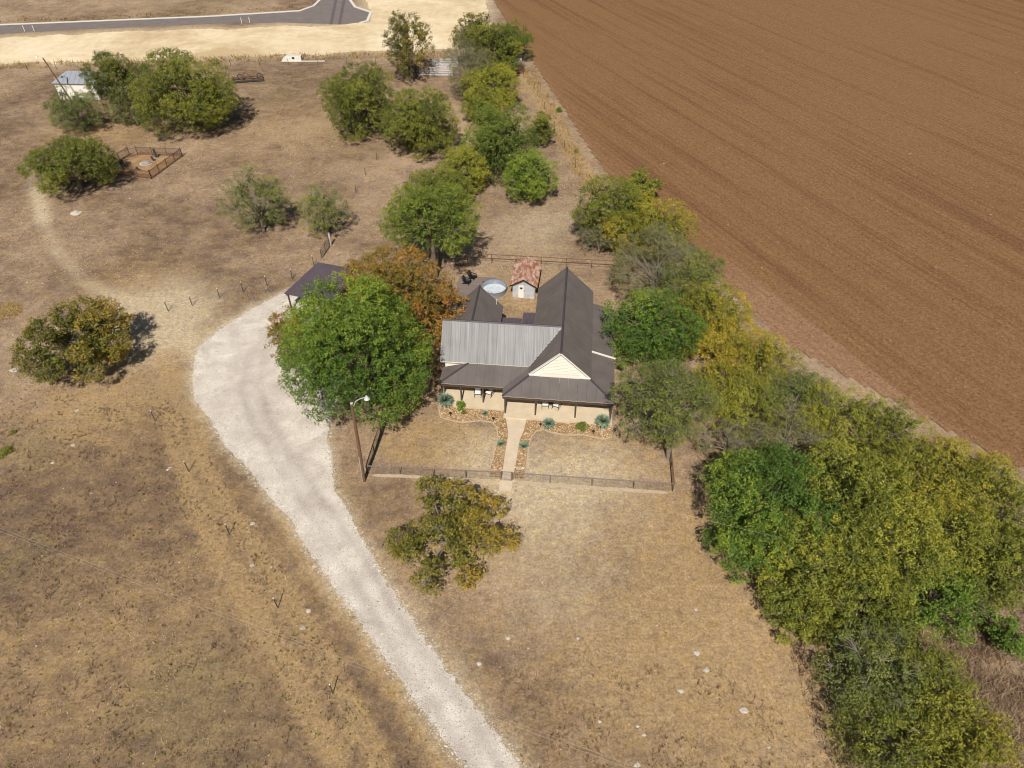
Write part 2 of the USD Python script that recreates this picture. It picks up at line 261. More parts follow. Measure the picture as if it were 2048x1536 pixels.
# ploughed soil: long streaks along the rows
ROW = np.array([.435, -.90]) / np.linalg.norm([.435, -.90]); ROWANG = math.atan2(ROW[1], ROW[0])
M['tilled_soil'] = usdkit.material(stage, '/World/Looks/tilled_soil', {
    'g': ('geometry', {}), 'm': ('mapping', dict(mapping_type='texture', rotation=(0, 0, ROWANG), scale=(45.0, 1.0, 1.0))), 'm2': ('mapping', dict(mapping_type='texture', rotation=(0, 0, ROWANG), scale=(40.0, 1.0, 1.0))),
    'n1': ('noise_texture', dict(scale=.38, detail=5.0, roughness=.66)), 'n2': ('noise_texture', dict(scale=1.7, detail=4.0, roughness=.75)), 'n0': ('noise_texture', dict(scale=.018, detail=3.0)),
    'n3': ('noise_texture', dict(scale=3.6, detail=5.0, roughness=.85)),
    's': ('math', dict(math_type='multiply_add', value2=.5)), 's0': ('math', dict(math_type='multiply_add', value2=.5)),
    'r': ('rgb_ramp', dict(ramp=[(.38, (.126, .060, .031)), (.84, (.180, .090, .043)), (1.06, (.235, .130, .060))])),
    'ah': ('attribute', dict(attribute='headland')), 'hm': ('math', dict(math_type='multiply', value2=.7)), 'h': ('mix', dict(color2=(.30, .175, .105))),
    'f': ('map_range', dict(from_min=.3, from_max=.7, to_min=.40, to_max=1.60)), 'cc': ('combine_color', {}), 'mul': ('mix', dict(mix_type='multiply', fac=1.0)),
    'b': ('bump', dict(strength=.8, distance=.08)), 'p': ('principled_bsdf', dict(roughness=.95, specular_ior_level=.1))},
    [('g.position', 'm.vector'), ('g.position', 'm2.vector'), ('m.vector', 'n1.vector'), ('m2.vector', 'n2.vector'), ('g.position', 'n3.vector'), ('g.position', 'n0.vector'),
     ('n2.fac', 's.value1'), ('n1.fac', 's.value3'), ('n0.fac', 's0.value1'), ('s.value', 's0.value3'), ('s0.value', 'r.fac'), ('ah.fac', 'hm.value1'), ('hm.value', 'h.fac'), ('r.color', 'h.color1'),
     ('n3.fac', 'f.value'), ('f.result', 'cc.r'), ('f.result', 'cc.g'), ('f.result', 'cc.b'), ('h.color', 'mul.color1'), ('cc.color', 'mul.color2'), ('mul.color', 'p.base_color'), ('n3.fac', 'b.height'), ('b.normal', 'p.normal')], surface='p.BSDF')

# ------------------------------------------------------------------ house frame
HO = at(1006.5, 833.7, .2)[:2]; HYAW = -math.radians(5.5)
HX, HY = np.array([math.cos(HYAW), math.sin(HYAW)]), np.array([-math.sin(HYAW), math.cos(HYAW)])
def hw(x, y, z=0.0): p = HO + x * HX + y * HY; return np.array([p[0], p[1], z])
def hl(p): d = np.asarray(p)[:2] - HO; return np.array([d @ HX, d @ HY])

# ------------------------------------------------------------------ ground regions
drive_px = [(640, 560), (560, 590), (500, 620), (440, 660), (395, 697), (381, 735), (386, 775), (402, 815), (430, 862), (462, 905), (510, 950), (560, 1012), (610, 1085), (660, 1160), (710, 1232), (760, 1302), (810, 1370), (860, 1432), (910, 1500), (935, 1536), (985, 1610), (1075, 1610), (1042, 1536), (1000, 1478), (940, 1405), (880, 1325), (820, 1238), (770, 1158), (730, 1090), (700, 1032), (672, 982), (660, 930), (654, 880), (660, 820), (690, 760), (700, 640)]
drive = rough_poly(pxpoly(drive_px), .22, .16, 3, .25)
field_edge = [(-14, 240), (-4.8, 193), (3.9, 150), (13.8, 102), (25.3, 72), (30, 60), (39.8, 49.3), (46.7, 42), (66, 27), (90, 8)]
field = Polygon(field_edge + [(420, 8), (420, 420), (-40, 420)])
dirt = rough_poly(pxpoly([(-700, 150), (0, 128), (250, 122), (500, 112), (700, 105), (860, 100), (955, 95), (985, 60), (975, 0), (965, -60), (700, -60), (745, 20), (740, 45), (640, 52), (420, 58), (200, 66), (0, 76), (-700, 100)]), .5, .8, 5, 1.2)
dirt = dirt.difference(field.buffer(1.5))
road_px = [(-900, 108), (0, 68), (200, 57), (420, 48), (560, 45), (690, 49), (735, 42), (742, 25), (710, 14), (700, 0), (704, -60), (632, -60), (640, 0), (628, 12), (600, 22), (420, 33), (200, 42), (0, 50), (-900, 88)]
road = Polygon(pxpoly(road_px)).buffer(0)
def c2(pts): return Polygon([tuple(atc(x, y)[:2]) for x, y in pts]).buffer(0)
walk = c2([(780, 488), (800, 620), (802, 700), (778, 820), (750, 1030), (738, 1112), (838, 1118), (865, 1010), (890, 870), (915, 720), (958, 620), (990, 500)]).buffer(.03)
bedL = c2([(90, 400), (110, 490), (220, 520), (340, 540), (520, 520), (640, 540), (690, 600), (692, 720), (665, 800), (650, 900), (622, 980), (600, 1105), (735, 1112), (745, 1030), (773, 820), (797, 640), (778, 490), (745, 480), (745, 400), (370, 390), (90, 372)]).difference(walk.buffer(.02))
bedR = c2([(990, 505), (960, 620), (918, 720), (893, 870), (868, 1010), (842, 1118), (970, 1125), (990, 980), (1010, 800), (1040, 690), (1090, 628), (1160, 612), (1230, 640), (1400, 670), (1560, 665), (1680, 690), (1780, 710), (1850, 690), (1882, 630), (1862, 565), (1440, 535)]).difference(walk.buffer(.02))
slab_poly = Polygon([tuple(hw(x, y)[:2]) for x, y in [(0, 0), (10.6, 0), (10.6, 15), (8, 17), (2.6, 17), (2.6, 12), (-1.6, 13), (-6.3, 13.4), (-6.6, 1.05), (0, 1.05)]])
def dist_px(pts, xy, closed=False):
    q = [tuple(at(u, v)[:2]) for u, v in pts]
    g = Polygon(q) if closed else LineString(q)
    return shapely.distance(g, shapely.points(xy))

def axis(lo, hi, step, far): return np.r_[-np.geomspace(far, -lo + step, 9) if lo < 0 else [], np.arange(lo, hi + .1, step), np.geomspace(hi + step, far, 9)]
gx = axis(-135., 60., .7, 2500.); gy = np.r_[-np.geomspace(2500, 20, 8), np.arange(-5., 215., .7), np.geomspace(217, 2500, 9)]
X, Y = np.meshgrid(gx, gy, indexing='ij'); xy = np.column_stack([X.ravel(), Y.ravel()])
def blobs(lst):
    o = np.zeros(len(xy))
    for u, v, r, w in lst:
        c = at(u, v); d2 = ((xy[:, 0] - c[0]) ** 2 + (xy[:, 1] - c[1]) ** 2) / (r * r); o += w * np.exp(-d2)
    return o
def line(pts, w, k=1.0): return k * np.exp(-(dist_px(pts, xy) / w) ** 2)
track = [(70, 380), (85, 440), (115, 500), (160, 555), (240, 600), (330, 655), (385, 690)]
dark = blobs([(120, 1150, 13, .7), (350, 1000, 8, .6), (200, 1000, 8, .5), (250, 900, 8, .4), (400, 1250, 8, .5), (550, 1330, 8, .5), (250, 1450, 10, .6), (60, 1400, 10, .6), (650, 1500, 6, .5), (450, 1120, 5, .3), (760, 1450, 5, .3), (1160, 1120, 5, .30), (1440, 1440, 5, .45), (1300, 1200, 6, .2), (1110, 1420, 6, .3), (60, 250, 14, .35), (560, 170, 16, .4), (330, 480, 10, .3), (650, 320, 10, .2), (120, 320, 10, .35), (230, 520, 7, .2), (520, 560, 8, .2), (450, 620, 6, .3), (1050, 470, 8, .15), (860, 880, 4, .2), (1150, 915, 4, .25), (760, 1010, 4, .2)])
gold = blobs([(1250, 1350, 8, .5), (1450, 1250, 6, .5), (1350, 1050, 6, .5), (1550, 1450, 6, .5), (1010, 1050, 6, .3), (300, 780, 9, .4), (150, 830, 5, .5), (500, 1200, 12, .3), (1060, 590, 5, .5), (600, 250, 15, .3), (200, 270, 9, .5), (1000, 180, 8, .4), (900, 860, 5, .4), (260, 570, 6, .4), (100, 1330, 8, .3)])
gold += line([(330, 700), (345, 860), (385, 1000), (450, 1130), (520, 1240), (600, 1380), (680, 1530)], .6, 1.1) + line([(390, 800), (400, 900), (440, 1000), (500, 1090), (590, 1220), (680, 1370), (760, 1530)], .6, 1.1) + line([(560, 1020), (640, 1150), (720, 1270), (800, 1400), (880, 1530)], .6, .8)
gold += line([(1050, 150), (1110, 240), (1160, 330), (1200, 390)], 1.2, .9)
pale = line(track, 1.1, .38) + line([(60, 330), (75, 390), (90, 440)], 1.3, .35) + blobs([(330, 620, 7, .6), (300, 660, 6, .5), (1100, 990, 7, .45), (1090, 1200, 7, .25), (560, 400, 9, .15), (1080, 450, 8, .4), (960, 910, 4, .35), (1200, 930, 4, .35), (1060, 970, 4, .3)])
pale += np.exp(-(np.maximum(shapely.distance(drive, shapely.points(xy)), 0) / 1.0) ** 2) * .45 + np.exp(-(shapely.distance(dirt, shapely.points(xy)) / 2.5) ** 2) * .5
green = blobs([(30, 1120, 5, .5), (380, 1300, 6, .2), (300, 1400, 6, .2), (70, 900, 5, .45), (450, 1500, 7, .35), (680, 250, 10, .4), (560, 190, 9, .4), (730, 330, 6, .4), (340, 790, 4, .4), (800, 990, 4, .1), (1220, 1500, 8, .2), (430, 10, 14, .4), (260, 28, 16, .25), (930, 5, 5, .6)])
for cu_, cv_, ra, rb in ((865, 885, 95, 34), (870, 886, 60, 20), (1200, 905, 100, 36), (1195, 908, 62, 20)):       # mowing rounds on the two front lawns
    oval = [(cu_ + ra * math.cos(a_), cv_ + rb * math.sin(a_)) for a_ in np.linspace(0, 2 * math.pi, 40)]
    gold += line(oval, .55, .55); dark += line([(u + (cu_ - u) * .16, v + (cv_ - v) * .16) for u, v in oval], .5, .30)
zg = np.zeros(len(xy))
idx = np.arange(len(xy)).reshape(len(gx), len(gy))
a, b, c, d = idx[:-1, :-1].ravel(), idx[1:, :-1].ravel(), idx[1:, 1:].ravel(), idx[:-1, 1:].ravel()
mesh('ground', (np.column_stack([xy, zg]), np.vstack([np.stack([a, b, c], 1), np.stack([a, c, d], 1)])), 'pasture', kind='structure', pv=dict(dark=dark, gold=gold, pale=pale, green=green), label='dry tan and brown pasture with worn tracks')
from scipy.spatial import Delaunay
def sheet(poly, step, z):
    r = poly.exterior; n = int(r.length / .2); e = np.array([r.interpolate(i / n, normalized=True).coords[0] for i in range(n)])
    x0, y0, x1, y1 = poly.bounds; gx_, gy_ = np.meshgrid(np.arange(x0, x1, step), np.arange(y0, y1, step)); p = np.column_stack([gx_.ravel(), gy_.ravel()])
    p = p[shapely.contains_xy(poly.buffer(-.25), p[:, 0], p[:, 1])]; p = np.vstack([e, p]); t_ = Delaunay(p).simplices
    c_ = p[t_].mean(1); t_ = t_[shapely.contains_xy(poly, c_[:, 0], c_[:, 1])]
    a_, b_, c_ = p[t_[:, 0]], p[t_[:, 1]], p[t_[:, 2]]; cr_ = (b_[:, 0] - a_[:, 0]) * (c_[:, 1] - a_[:, 1]) - (b_[:, 1] - a_[:, 1]) * (c_[:, 0] - a_[:, 0])
    return np.column_stack([p, np.full(len(p), z)]), np.where(cr_[:, None] < 0, t_[:, ::-1], t_)
dv = sheet(drive, .45, .006); dxy = dv[0][:, :2]
mid_px = [(600, 640), (520, 700), (500, 780), (525, 850), (560, 910), (600, 970), (648, 1040), (700, 1120), (760, 1220), (830, 1320), (890, 1410), (950, 1500), (1005, 1590)]
ml = LineString(pxpoly(mid_px)); wob = (meshkit.noise(np.column_stack([dxy * .25, dxy[:, 0] * 0]), 3) - .5) * .5
def gs(d, c_, w): return np.exp(-((d - c_) / w) ** 2)
md = shapely.distance(ml, shapely.points(dxy)); sd = np.where(((dxy[:, 0] - np.interp(-dxy[:, 1], [-p[1] for p in ml.coords], [p[0] for p in ml.coords])) > 0), md, -md) + wob
rut = gs(sd, .95, .38) + .8 * gs(sd, -.75, .38) + .5 * gs(sd, .1, .9) * (dxy[:, 1] > 34)
rut *= .55 + .9 * (meshkit.noise(np.column_stack([dxy * .2, dxy[:, 0] * 0]), 8) - .2)
mesh('gravel_driveway', dv, 'gravel', kind='structure', pv=dict(rut=np.clip(rut, 0, 1)), label='pale gravel driveway curving past the big green tree')
for g in getattr(dirt, 'geoms', [dirt]): mesh('dirt_road', flat(g, .006), 'caliche', kind='structure', label='wide graded strip of pale bare earth behind the pasture')
mesh('asphalt_road', flat(road, .014), 'asphalt', kind='structure', label='dark paved street with a turning head beyond the bare earth')
kerb_line = LineString(pxpoly([(-900, 88), (0, 50), (200, 42), (420, 33), (600, 22), (628, 12), (640, 0), (632, -60)]))
kerb2 = LineString(pxpoly([(704, -60), (700, 0), (710, 14), (742, 25), (735, 42), (720, 46)]))
for k in (kerb_line, kerb2): mesh('kerb', slab(k.buffer(.32, cap_style=2), .0, .13), 'kerb_concrete', kind='structure', label='pale concrete kerb of the paved street')
for p0, p1 in (((676, -20), (662, 48)), ((692, -20), (679, 48))):
    mesh('tyre_mark', flat(LineString(pxpoly([p0, p1])).buffer(.35), .019), 'tyre_black', kind='structure', label='dark tyre streak on the paved street')
# ploughed field: rows as real ridges
s_dir = np.array([-ROW[1], ROW[0]])                                 # across the rows
corners = np.array([(-40, 300), (-5, 200), (47, 42), (120, 8), (240, 60), (240, 300)])
ss = np.arange((corners @ s_dir).min() - 24, 330, .30); tt = np.arange(-290, 130, 2.0)
S, Tt = np.meshgrid(ss, tt, indexing='ij')
P2 = S[..., None] * s_dir + Tt[..., None] * ROW
fr = np.random.default_rng(11); amp = .025 + .03 * meshkit.noise(np.column_stack([ss * .13, ss * 0, ss * 0]), 4)
row_w = S + (meshkit.noise(np.stack([S * .05, Tt * .03, S * 0], -1), 5) - .5) * .8
Z = .075 + amp[:, None] * np.sin(row_w * 2 * math.pi / 1.05) * .6 + (fr.random(S.shape) - .5) * .03
insideq = field.buffer(-.2)
ctr = (P2[:-1, :-1] + P2[1:, 1:]) / 2
ok = shapely.contains_xy(insideq, ctr[..., 0], ctr[..., 1]) & (ctr[..., 1] < 262) & (ctr[..., 0] < 210)
idx = np.arange(S.size).reshape(S.shape)
a, b, c, d = (q[ok] for q in (idx[:-1, :-1], idx[1:, :-1], idx[1:, 1:], idx[:-1, 1:]))
V = np.column_stack([P2.reshape(-1, 2), Z.ravel()]); Fc = np.vstack([np.stack([a, d, c], 1), np.stack([a, c, b], 1)])
uq, inv = np.unique(Fc, return_inverse=True); V = V[uq]; Fc = inv.reshape(-1, 3)
n0 = np.cross(V[Fc[0, 1]] - V[Fc[0, 0]], V[Fc[0, 2]] - V[Fc[0, 0]])
if n0[2] < 0: Fc = Fc[:, ::-1]
hb = LineString([at(1330, 405)[:2], at(1373, 449)[:2], at(1800, 781)[:2], at(2048, 960)[:2]])
fe = LineString(field_edge)
dl = shapely.distance(fe, shapely.points(V[:, :2]))
hd_side = (V[:, 0] - at(1373, 449)[0]) * 32.9 + (V[:, 1] - at(1373, 449)[1]) * 15.9     # < 0 on the hedge side of the headland line
head = np.clip(np.where(hd_side < 0, 1.0, 0) * np.clip((80 - V[:, 1]) / 10, 0, 1) * .9 + np.exp(-(dl / 1.3) ** 2) * .4, 0, 1)
mesh('ploughed_field', (V, Fc), 'tilled_soil', kind='structure', pv=dict(headland=head), label='large brown ploughed field in long rows')
mesh('far_field', flat(Polygon([(-20, 262), (210, 262), (210, 8), (420, 8), (420, 420), (-40, 420)]), .01), 'tilled_soil', kind='structure')

# ------------------------------------------------------------------ front walk, beds
mesh('front_walk', slab(walk, 0, .06), 'path_concrete', kind='structure', label='pale concrete walk from the gate to the porch')
pad = c2([(722, 1140), (715, 1215), (725, 1230), (825, 1230), (833, 1215), (836, 1145)]).buffer(.05)
mesh('gate_pad', slab(pad, 0, .04), 'path_concrete', kind='structure', label='small concrete pad outside the front gate')
mesh('flower_bed_soil', flat(bedL, .008), 'bed_soil', kind='structure', label='stony bed in front of the left half of the porch')
mesh('flower_bed_soil', flat(bedR, .008), 'bed_soil', kind='structure', label='stony bed in front of the right half of the porch')
def scatter(poly, n, g):
    x0, y0, x1, y1 = poly.bounds; out = []
    while sum(map(len, out)) < n:
        p = g.uniform((x0, y0), (x1, y1), (n * 3, 2)); out.append(p[shapely.contains_xy(poly, p[:, 0], p[:, 1])])
    return np.vstack(out)[:n]
OCT = np.array([(1, 0, 0), (0, 1, 0), (-1, 0, 0), (0, -1, 0), (0, 0, 1.0)]), np.array([(0, 1, 4), (1, 2, 4), (2, 3, 4), (3, 0, 4)])
def pebbles(xy0, size, g, z=0.0, flatness=.55):
    n = len(xy0); v = np.repeat(OCT[0][None], n, 0) * (1 + g.uniform(-.35, .35, (n, 5, 3)))
    th = g.uniform(0, 6.28, n); c, s = np.cos(th), np.sin(th)
    sc = size * g.lognormal(0, .35, n)[:, None]
    x, y = v[..., 0] * sc * g.uniform(.7, 1.4, (n, 1)), v[..., 1] * sc
    vv = np.stack([x * c[:, None] - y * s[:, None] + xy0[:, :1], x * s[:, None] + y * c[:, None] + xy0[:, 1:2], v[..., 2] * sc * flatness + z], -1)
    f = OCT[1][None] + 5 * np.arange(n)[:, None, None]
    return (vv.reshape(-1, 3), f.reshape(-1, 3)), np.repeat(np.clip(g.normal(.5, .27, n), 0, 1), 5)
for bp, side in ((bedL, 'left'), (bedR, 'right')):
    vf, ti = pebbles(scatter(bp.buffer(-.05), int(bp.area * 75), rng), .062, rng, .01)
    m = mesh('bed_stones', vf, 'stone_tint', kind='stuff', pv=dict(tint=ti), label=f'loose tan and rust stones covering the {side} flower bed')
    edge = bp.exterior.difference(walk.buffer(.25)).difference(slab_poly.buffer(.25))
    for ls in getattr(edge, 'geoms', [edge]):
        if ls.length > 1.0:
            e = mesh('bed_edging', slab(ls.simplify(.03).buffer(.055), 0, .09), 'kerb_stone')
            tag(e, f'pale concrete edging round the {side} flower bed' if ls.length > 6 else f'short length of pale edging by the {side} flower bed', 'edging')

# ------------------------------------------------------------------ farmhouse
house = thing('farmhouse', 'cream farmhouse with brown metal gable roofs and a wraparound front porch', 'house', (HO[0], HO[1], 0), HYAW)
def poly_prism(pts, d):  # a planar convex or simple 3D polygon given thickness along -normal
    pts = np.asarray(pts, float)
def slope_frame(pts):
    pts = np.asarray(pts, float); n = np.zeros(3)
    for i in range(len(pts)): n += np.cross(pts[i], pts[(i + 1) % len(pts)])
    n /= np.linalg.norm(n); n = n if n[2] > 0 else -n
    e1 = np.cross([0, 0, 1.0], n); e1 /= np.linalg.norm(e1); e2 = np.cross(n, e1)
    return pts, pts[0], e1, e2, n
def lift(m, o, e1, e2, n): return np.asarray(m.vertices) @ np.stack([e1, e2, n]) + o
def roof_slope(parent, pts, mat='roof_metal', w=.92, minor=3, tilt=.7, name='roof_panel', rib=.06):
    pts, o, e1, e2, n = slope_frame(pts)
    P = Polygon(np.column_stack([(pts - o) @ e1, (pts - o) @ e2])).buffer(0)
    x0, y0, x1, y1 = P.bounds; k = max(1, round((x1 - x0) / w)); w = (x1 - x0) / k
    for i in range(k):
        a = x0 + i * w
        piece = P.intersection(sbox(a + .008, y0 - 1, a + w - .008, y1 + 1))
        mb = MB(); tl = math.radians(R.uniform(-tilt, tilt))
        ee1 = e1 * math.cos(tl) + n * math.sin(tl); nn = np.cross(ee1, e2); oo = o + e1 * (a + w / 2) - ee1 * (a + w / 2)
        for g in getattr(piece, 'geoms', [piece]):
            if g.area < .01: continue
            m = trimesh.creation.extrude_polygon(g, .022, engine='earcut'); mb.add(lift(m, oo, ee1, e2, nn), m.faces)
            for q in range(minor + 1):
                rx = a + .025 + q * w / (minor + 1); h, hw_ = (rib, .024) if q == 0 else (.032, .018)
                s = g.intersection(sbox(rx - hw_, y0, rx + hw_, y1))
                for gg in getattr(s, 'geoms', [s]):
                    if gg.area > .003 and gg.geom_type == 'Polygon':
                        m = trimesh.creation.extrude_polygon(gg, h, engine='earcut'); m.vertices[:, 2] += .022; mb.add(lift(m, oo, ee1, e2, nn), m.faces)
        if mb.n: mb.build(name, mat, parent)
def part(parent, name):
    x = UsdGeom.Xform.Define(stage, numbered(path_of(parent), name)); return x.GetPrim()
ZE, ZR = 3.4, 6.4
roof = part(house, 'roof'); tag(roof, 'steep gable roof of the long main wing')
roof_slope(roof, [(8.3, 2.85, ZE), (8.3, 17.35, ZE), (5.25, 17.35, ZR), (5.25, 2.85, ZR)])
roof_slope(roof, [(2.2, 2.85, ZE), (2.2, 4.05, ZE), (5.25, 6.85, ZR), (2.2, 9.65, ZE), (2.2, 17.35, ZE), (5.25, 17.35, ZR), (5.25, 2.85, ZR)])
MB().tube([(5.25, 2.83, ZR + .05), (5.25, 17.37, ZR + .05)], .11, 6).build('ridge_cap', 'ridge_metal', roof)
MB().bar((2.2, 4.05, ZE + .05), (5.25, 6.85, ZR + .05), .16, .03).build('valley_flashing', 'flashing', roof)
roof2 = part(house, 'roof'); tag(roof2, 'silvery front-facing gable roof of the left wing')
roof_slope(roof2, [(-6.75, 4.05, ZE), (2.2, 4.05, ZE), (5.25, 6.85, ZR), (-6.75, 6.85, ZR)], tilt=2.2)
roof_slope(roof2, [(-6.75, 6.85, ZR), (5.25, 6.85, ZR), (2.2, 9.65, ZE), (-6.75, 9.65, ZE)])
MB().tube([(-6.77, 6.85, ZR + .05), (5.15, 6.85, ZR + .05)], .11, 6).build('ridge_cap', 'ridge_metal', roof2)
roof3 = part(house, 'roof'); tag(roof3, 'lower gable roof of the back wing')
roof_slope(roof3, [(-1.4, 9.6, ZE), (-1.4, 13.6, ZE), (-3.9, 13.6, 6.0), (-3.9, 7.2, 6.0)])
roof_slope(roof3, [(-6.4, 9.6, ZE), (-6.4, 13.6, ZE), (-3.9, 13.6, 6.0), (-3.9, 7.2, 6.0)])
MB().tube([(-3.9, 7.3, 6.05), (-3.9, 13.62, 6.05)], .10, 6).build('ridge_cap', 'ridge_metal', roof3)
MB().tube([(-2.05, 13.0, 3.9), (-2.05, 13.0, 4.75)], .06, 8).tube([(-2.05, 13.0, 4.7), (-2.05, 13.0, 4.78)], .09, 8).build('vent_pipe', 'lamp_metal', roof3)
ZP, ZT = 2.5, 3.28
porch = part(house, 'porch_roof'); tag(porch, 'low hipped porch roof along the front and right side')
sl = (ZT - ZP) / 2.35
roof_slope(porch, [(-.15, .5, ZP), (10.65, .5, ZP), (8.25, 2.82, ZT), (2.25, 2.82, ZT)])
roof_slope(porch, [(-.15, .5, ZP), (2.25, 2.82, ZT), (2.25, 4.1, ZT), (-.15, 1.75, ZP)])
roof_slope(porch, [(-6.5, 1.75, ZP), (-.15, 1.75, ZP), (2.25, 4.1, ZT), (-3.9, 4.1, ZT)])
roof_slope(porch, [(-6.5, 1.75, ZP), (-3.9, 4.1, ZT), (-6.5, 4.1, ZP)])
roof_slope(porch, [(10.65, .5, ZP), (10.65, 6.95, ZP), (8.25, 6.95, ZT), (8.25, 2.82, ZT)])
roof_slope(porch, [(10.75, 7.05, ZP + .06), (10.75, 15.3, ZP + .06), (8.25, 15.3, ZT + .04), (8.25, 7.05, ZT + .04)])
for p, q in [((-.15, .5, ZP), (2.25, 2.82, ZT)), ((10.65, .5, ZP), (8.25, 2.82, ZT)), ((-6.5, 1.75, ZP), (-3.9, 4.1, ZT))]:
    MB().bar(np.add(p, (0, 0, .05)), np.add(q, (0, 0, .05)), .20, .05).build('hip_cap', 'ridge_metal', porch)
MB().bar((10.78, 7.0, ZP + .1), (8.3, 7.0, ZT + .09), .09, .16).build('white_flashing', 'trim_white', porch)
bp_ = part(house, 'back_porch_roof')
roof_slope(bp_, [(-1.38, 9.5, 2.95), (.75, 9.5, 2.95), (.75, 12.85, 2.5), (-1.38, 12.85, 2.5)], 'carport_metal', w=.46, minor=0)
roof_slope(bp_, [(.78, 9.5, 2.99), (2.3, 9.5, 2.99), (2.3, 14.05, 2.44), (.78, 14.05, 2.44)], 'carport_metal', w=.46, minor=0)
# walls
def wall_gable(x0, x1, y0, y1, zr, along='y'):
    zs = zr - .18
    if along == 'y': c = [(x0, 0), (x1, 0), (x1, ZE - .12 + .25), ((x0 + x1) / 2, zs), (x0, ZE - .12 + .25)]
    m = trimesh.creation.extrude_polygon(Polygon(c), y1 - y0, engine='earcut'); v = m.vertices
    return np.column_stack([v[:, 0], y1 - v[:, 2], v[:, 1]]), m.faces
mesh('wall', wall_gable(2.75, 7.75, 3.2, 17.0, ZR), 'siding', house, label='cream clapboard walls of the main wing')
m = trimesh.creation.extrude_polygon(Polygon([(4.4, 0), (9.3, 0), (9.3, ZE), (6.85, ZR - .2), (4.4, ZE)]), 8.9, engine='earcut')
mesh('wall', (np.column_stack([-6.35 + m.vertices[:, 2], m.vertices[:, 0], m.vertices[:, 1]]), m.faces), 'siding', house, label='cream clapboard walls of the left wing')
mesh('wall', wall_gable(-6.05, -1.75, 9.35, 13.25, 6.0), 'siding', house, label='cream walls of the back wing')
MB().box((7.8, 7.1, 0), (10.4, 15.0, 2.5)).build('wall', 'siding', house)
# clapboards on the front gable and below
mb = MB()
for k in range(15):
    z = 3.36 + k * .19
    hwid = max(0, (ZR - .22 - z)) * (3.05 / 3.0) - .08
    if hwid > .12: mb.bar((5.25 - hwid, 3.19, z + .095), (5.25 + hwid, 3.19, z + .095), .03, .185, up=(0, -.12, 1))
mb.build('clapboard_siding', 'siding', house)
for s in (-1, 1):
    MB().bar((5.25 + s * 3.0, 2.9, ZE - .02), (5.25, 2.9, ZR - .06), .05, .2).build('rake_board', 'trim_white', house)
    MB().bar((5.25 + s * 3.0, 17.28, ZE - .06), (5.25, 17.28, ZR - .12), .05, .2).build('rake_board', 'ridge_metal', house)
    MB().box((5.25 + s * 2.45 - .45 * s, 2.86, ZE - .12), (5.25 + s * 2.98, 3.1, ZE + .02)).build('cornice_return', 'trim_white', house)
for y0, y1 in ((4.05, 6.85), (9.65, 6.85)):
    MB().bar((-6.72, y0, ZE - .08), (-6.72, y1, ZR - .08), .05, .2).build('rake_board', 'trim_white', house)
for a, b_ in [((-6.7, 4.1, ZE - .1), (2.1, 4.1, ZE - .1)), ((8.22, 2.9, ZE - .12), (8.22, 17.3, ZE - .12)), ((2.28, 9.9, ZE - .12), (2.28, 17.3, ZE - .12)), ((-1.46, 9.7, ZE - .12), (-1.46, 13.55, ZE - .12))]:
    MB().bar(a, b_, .04, .16).build('fascia', 'trim_white', house)
for a, b_ in [((-.1, .55, ZP - .12), (10.6, .55, ZP - .12)), ((-6.45, 1.8, ZP - .12), (-.15, 1.8, ZP - .12)), ((10.58, .6, ZP - .12), (10.58, 6.9, ZP - .12)), ((-.08, .6, ZP - .12), (-.08, 1.7, ZP - .12)), ((-6.43, 1.85, ZP - .12), (-6.43, 4.1, ZP - .12))]:
    MB().bar(np.subtract(a, (0, 0, .05)), np.subtract(b_, (0, 0, .05)), .12, .30).build('porch_beam', 'dark_wood', house)
    MB().bar(np.add(a, (0, 0, .12)), np.add(b_, (0, 0, .12)), .13, .03).build('eave_trim', 'path_concrete', house)
mesh('porch_slab', slab(Polygon([(0, 0), (10.6, 0), (10.6, 6.9), (7.95, 6.9), (7.95, 3.15), (2.7, 3.15), (2.7, 4.3), (-6.6, 4.3), (-6.6, 1.03), (0, 1.03)]), 0, .18), 'concrete', house, label='pale tan concrete porch floor')
def porch_post(x, y, z0=.18, brace=True, n='porch_post'):
    p = part(house, n)
    MB().box((x - .075, y - .075, z0), (x + .075, y + .075, ZP - .25)).build('post_shaft', 'dark_wood', p)
    return p
for x in (.12, 3.1, 7.0, 10.42): porch_post(x, .62)
for x in (-6.3, -4.4, -2.2): porch_post(x, 1.88)
for y in (3.7, 6.7): porch_post(10.42, y)
# doors and windows under the porch
def window(x0, x1, y, z0, z1, face):
    w = part(house, 'window')
    MB().box((x0, y, z0), (x1, y + .02 * face, z1)).build('pane', 'glass_dark', w)
    f = MB()
    for a in (x0, x1, (x0 + x1) / 2): f.box((a - .035, y, z0 - .03), (a + .035, y + .05 * face, z1 + .03))
    for a in (z0, z1, (z0 + z1) / 2): f.box((x0 + .036, y, a - .035), (x1 - .036, y + .046 * face, a + .035))
    f.build('window_frame', 'trim_white', w)
for x0 in (-5.6, -.6): window(x0, x0 + .95, 4.398, .9, 2.3, -1)
for x0 in (4.6, 6.3): window(x0, x0 + .95, 3.198, .9, 2.3, -1)
for x0, y in ((-3.2, 4.398), (3.2, 3.198)):
    d = part(house, 'door'); MB().box((x0, y - .03, .19), (x0 + .95, y, 2.25)).build('door_leaf', 'dark_wood', d); MB().box((x0 + .82, y - .08, 1.05), (x0 + .87, y - .031, 1.15)).build('handle', 'lamp_metal', d)

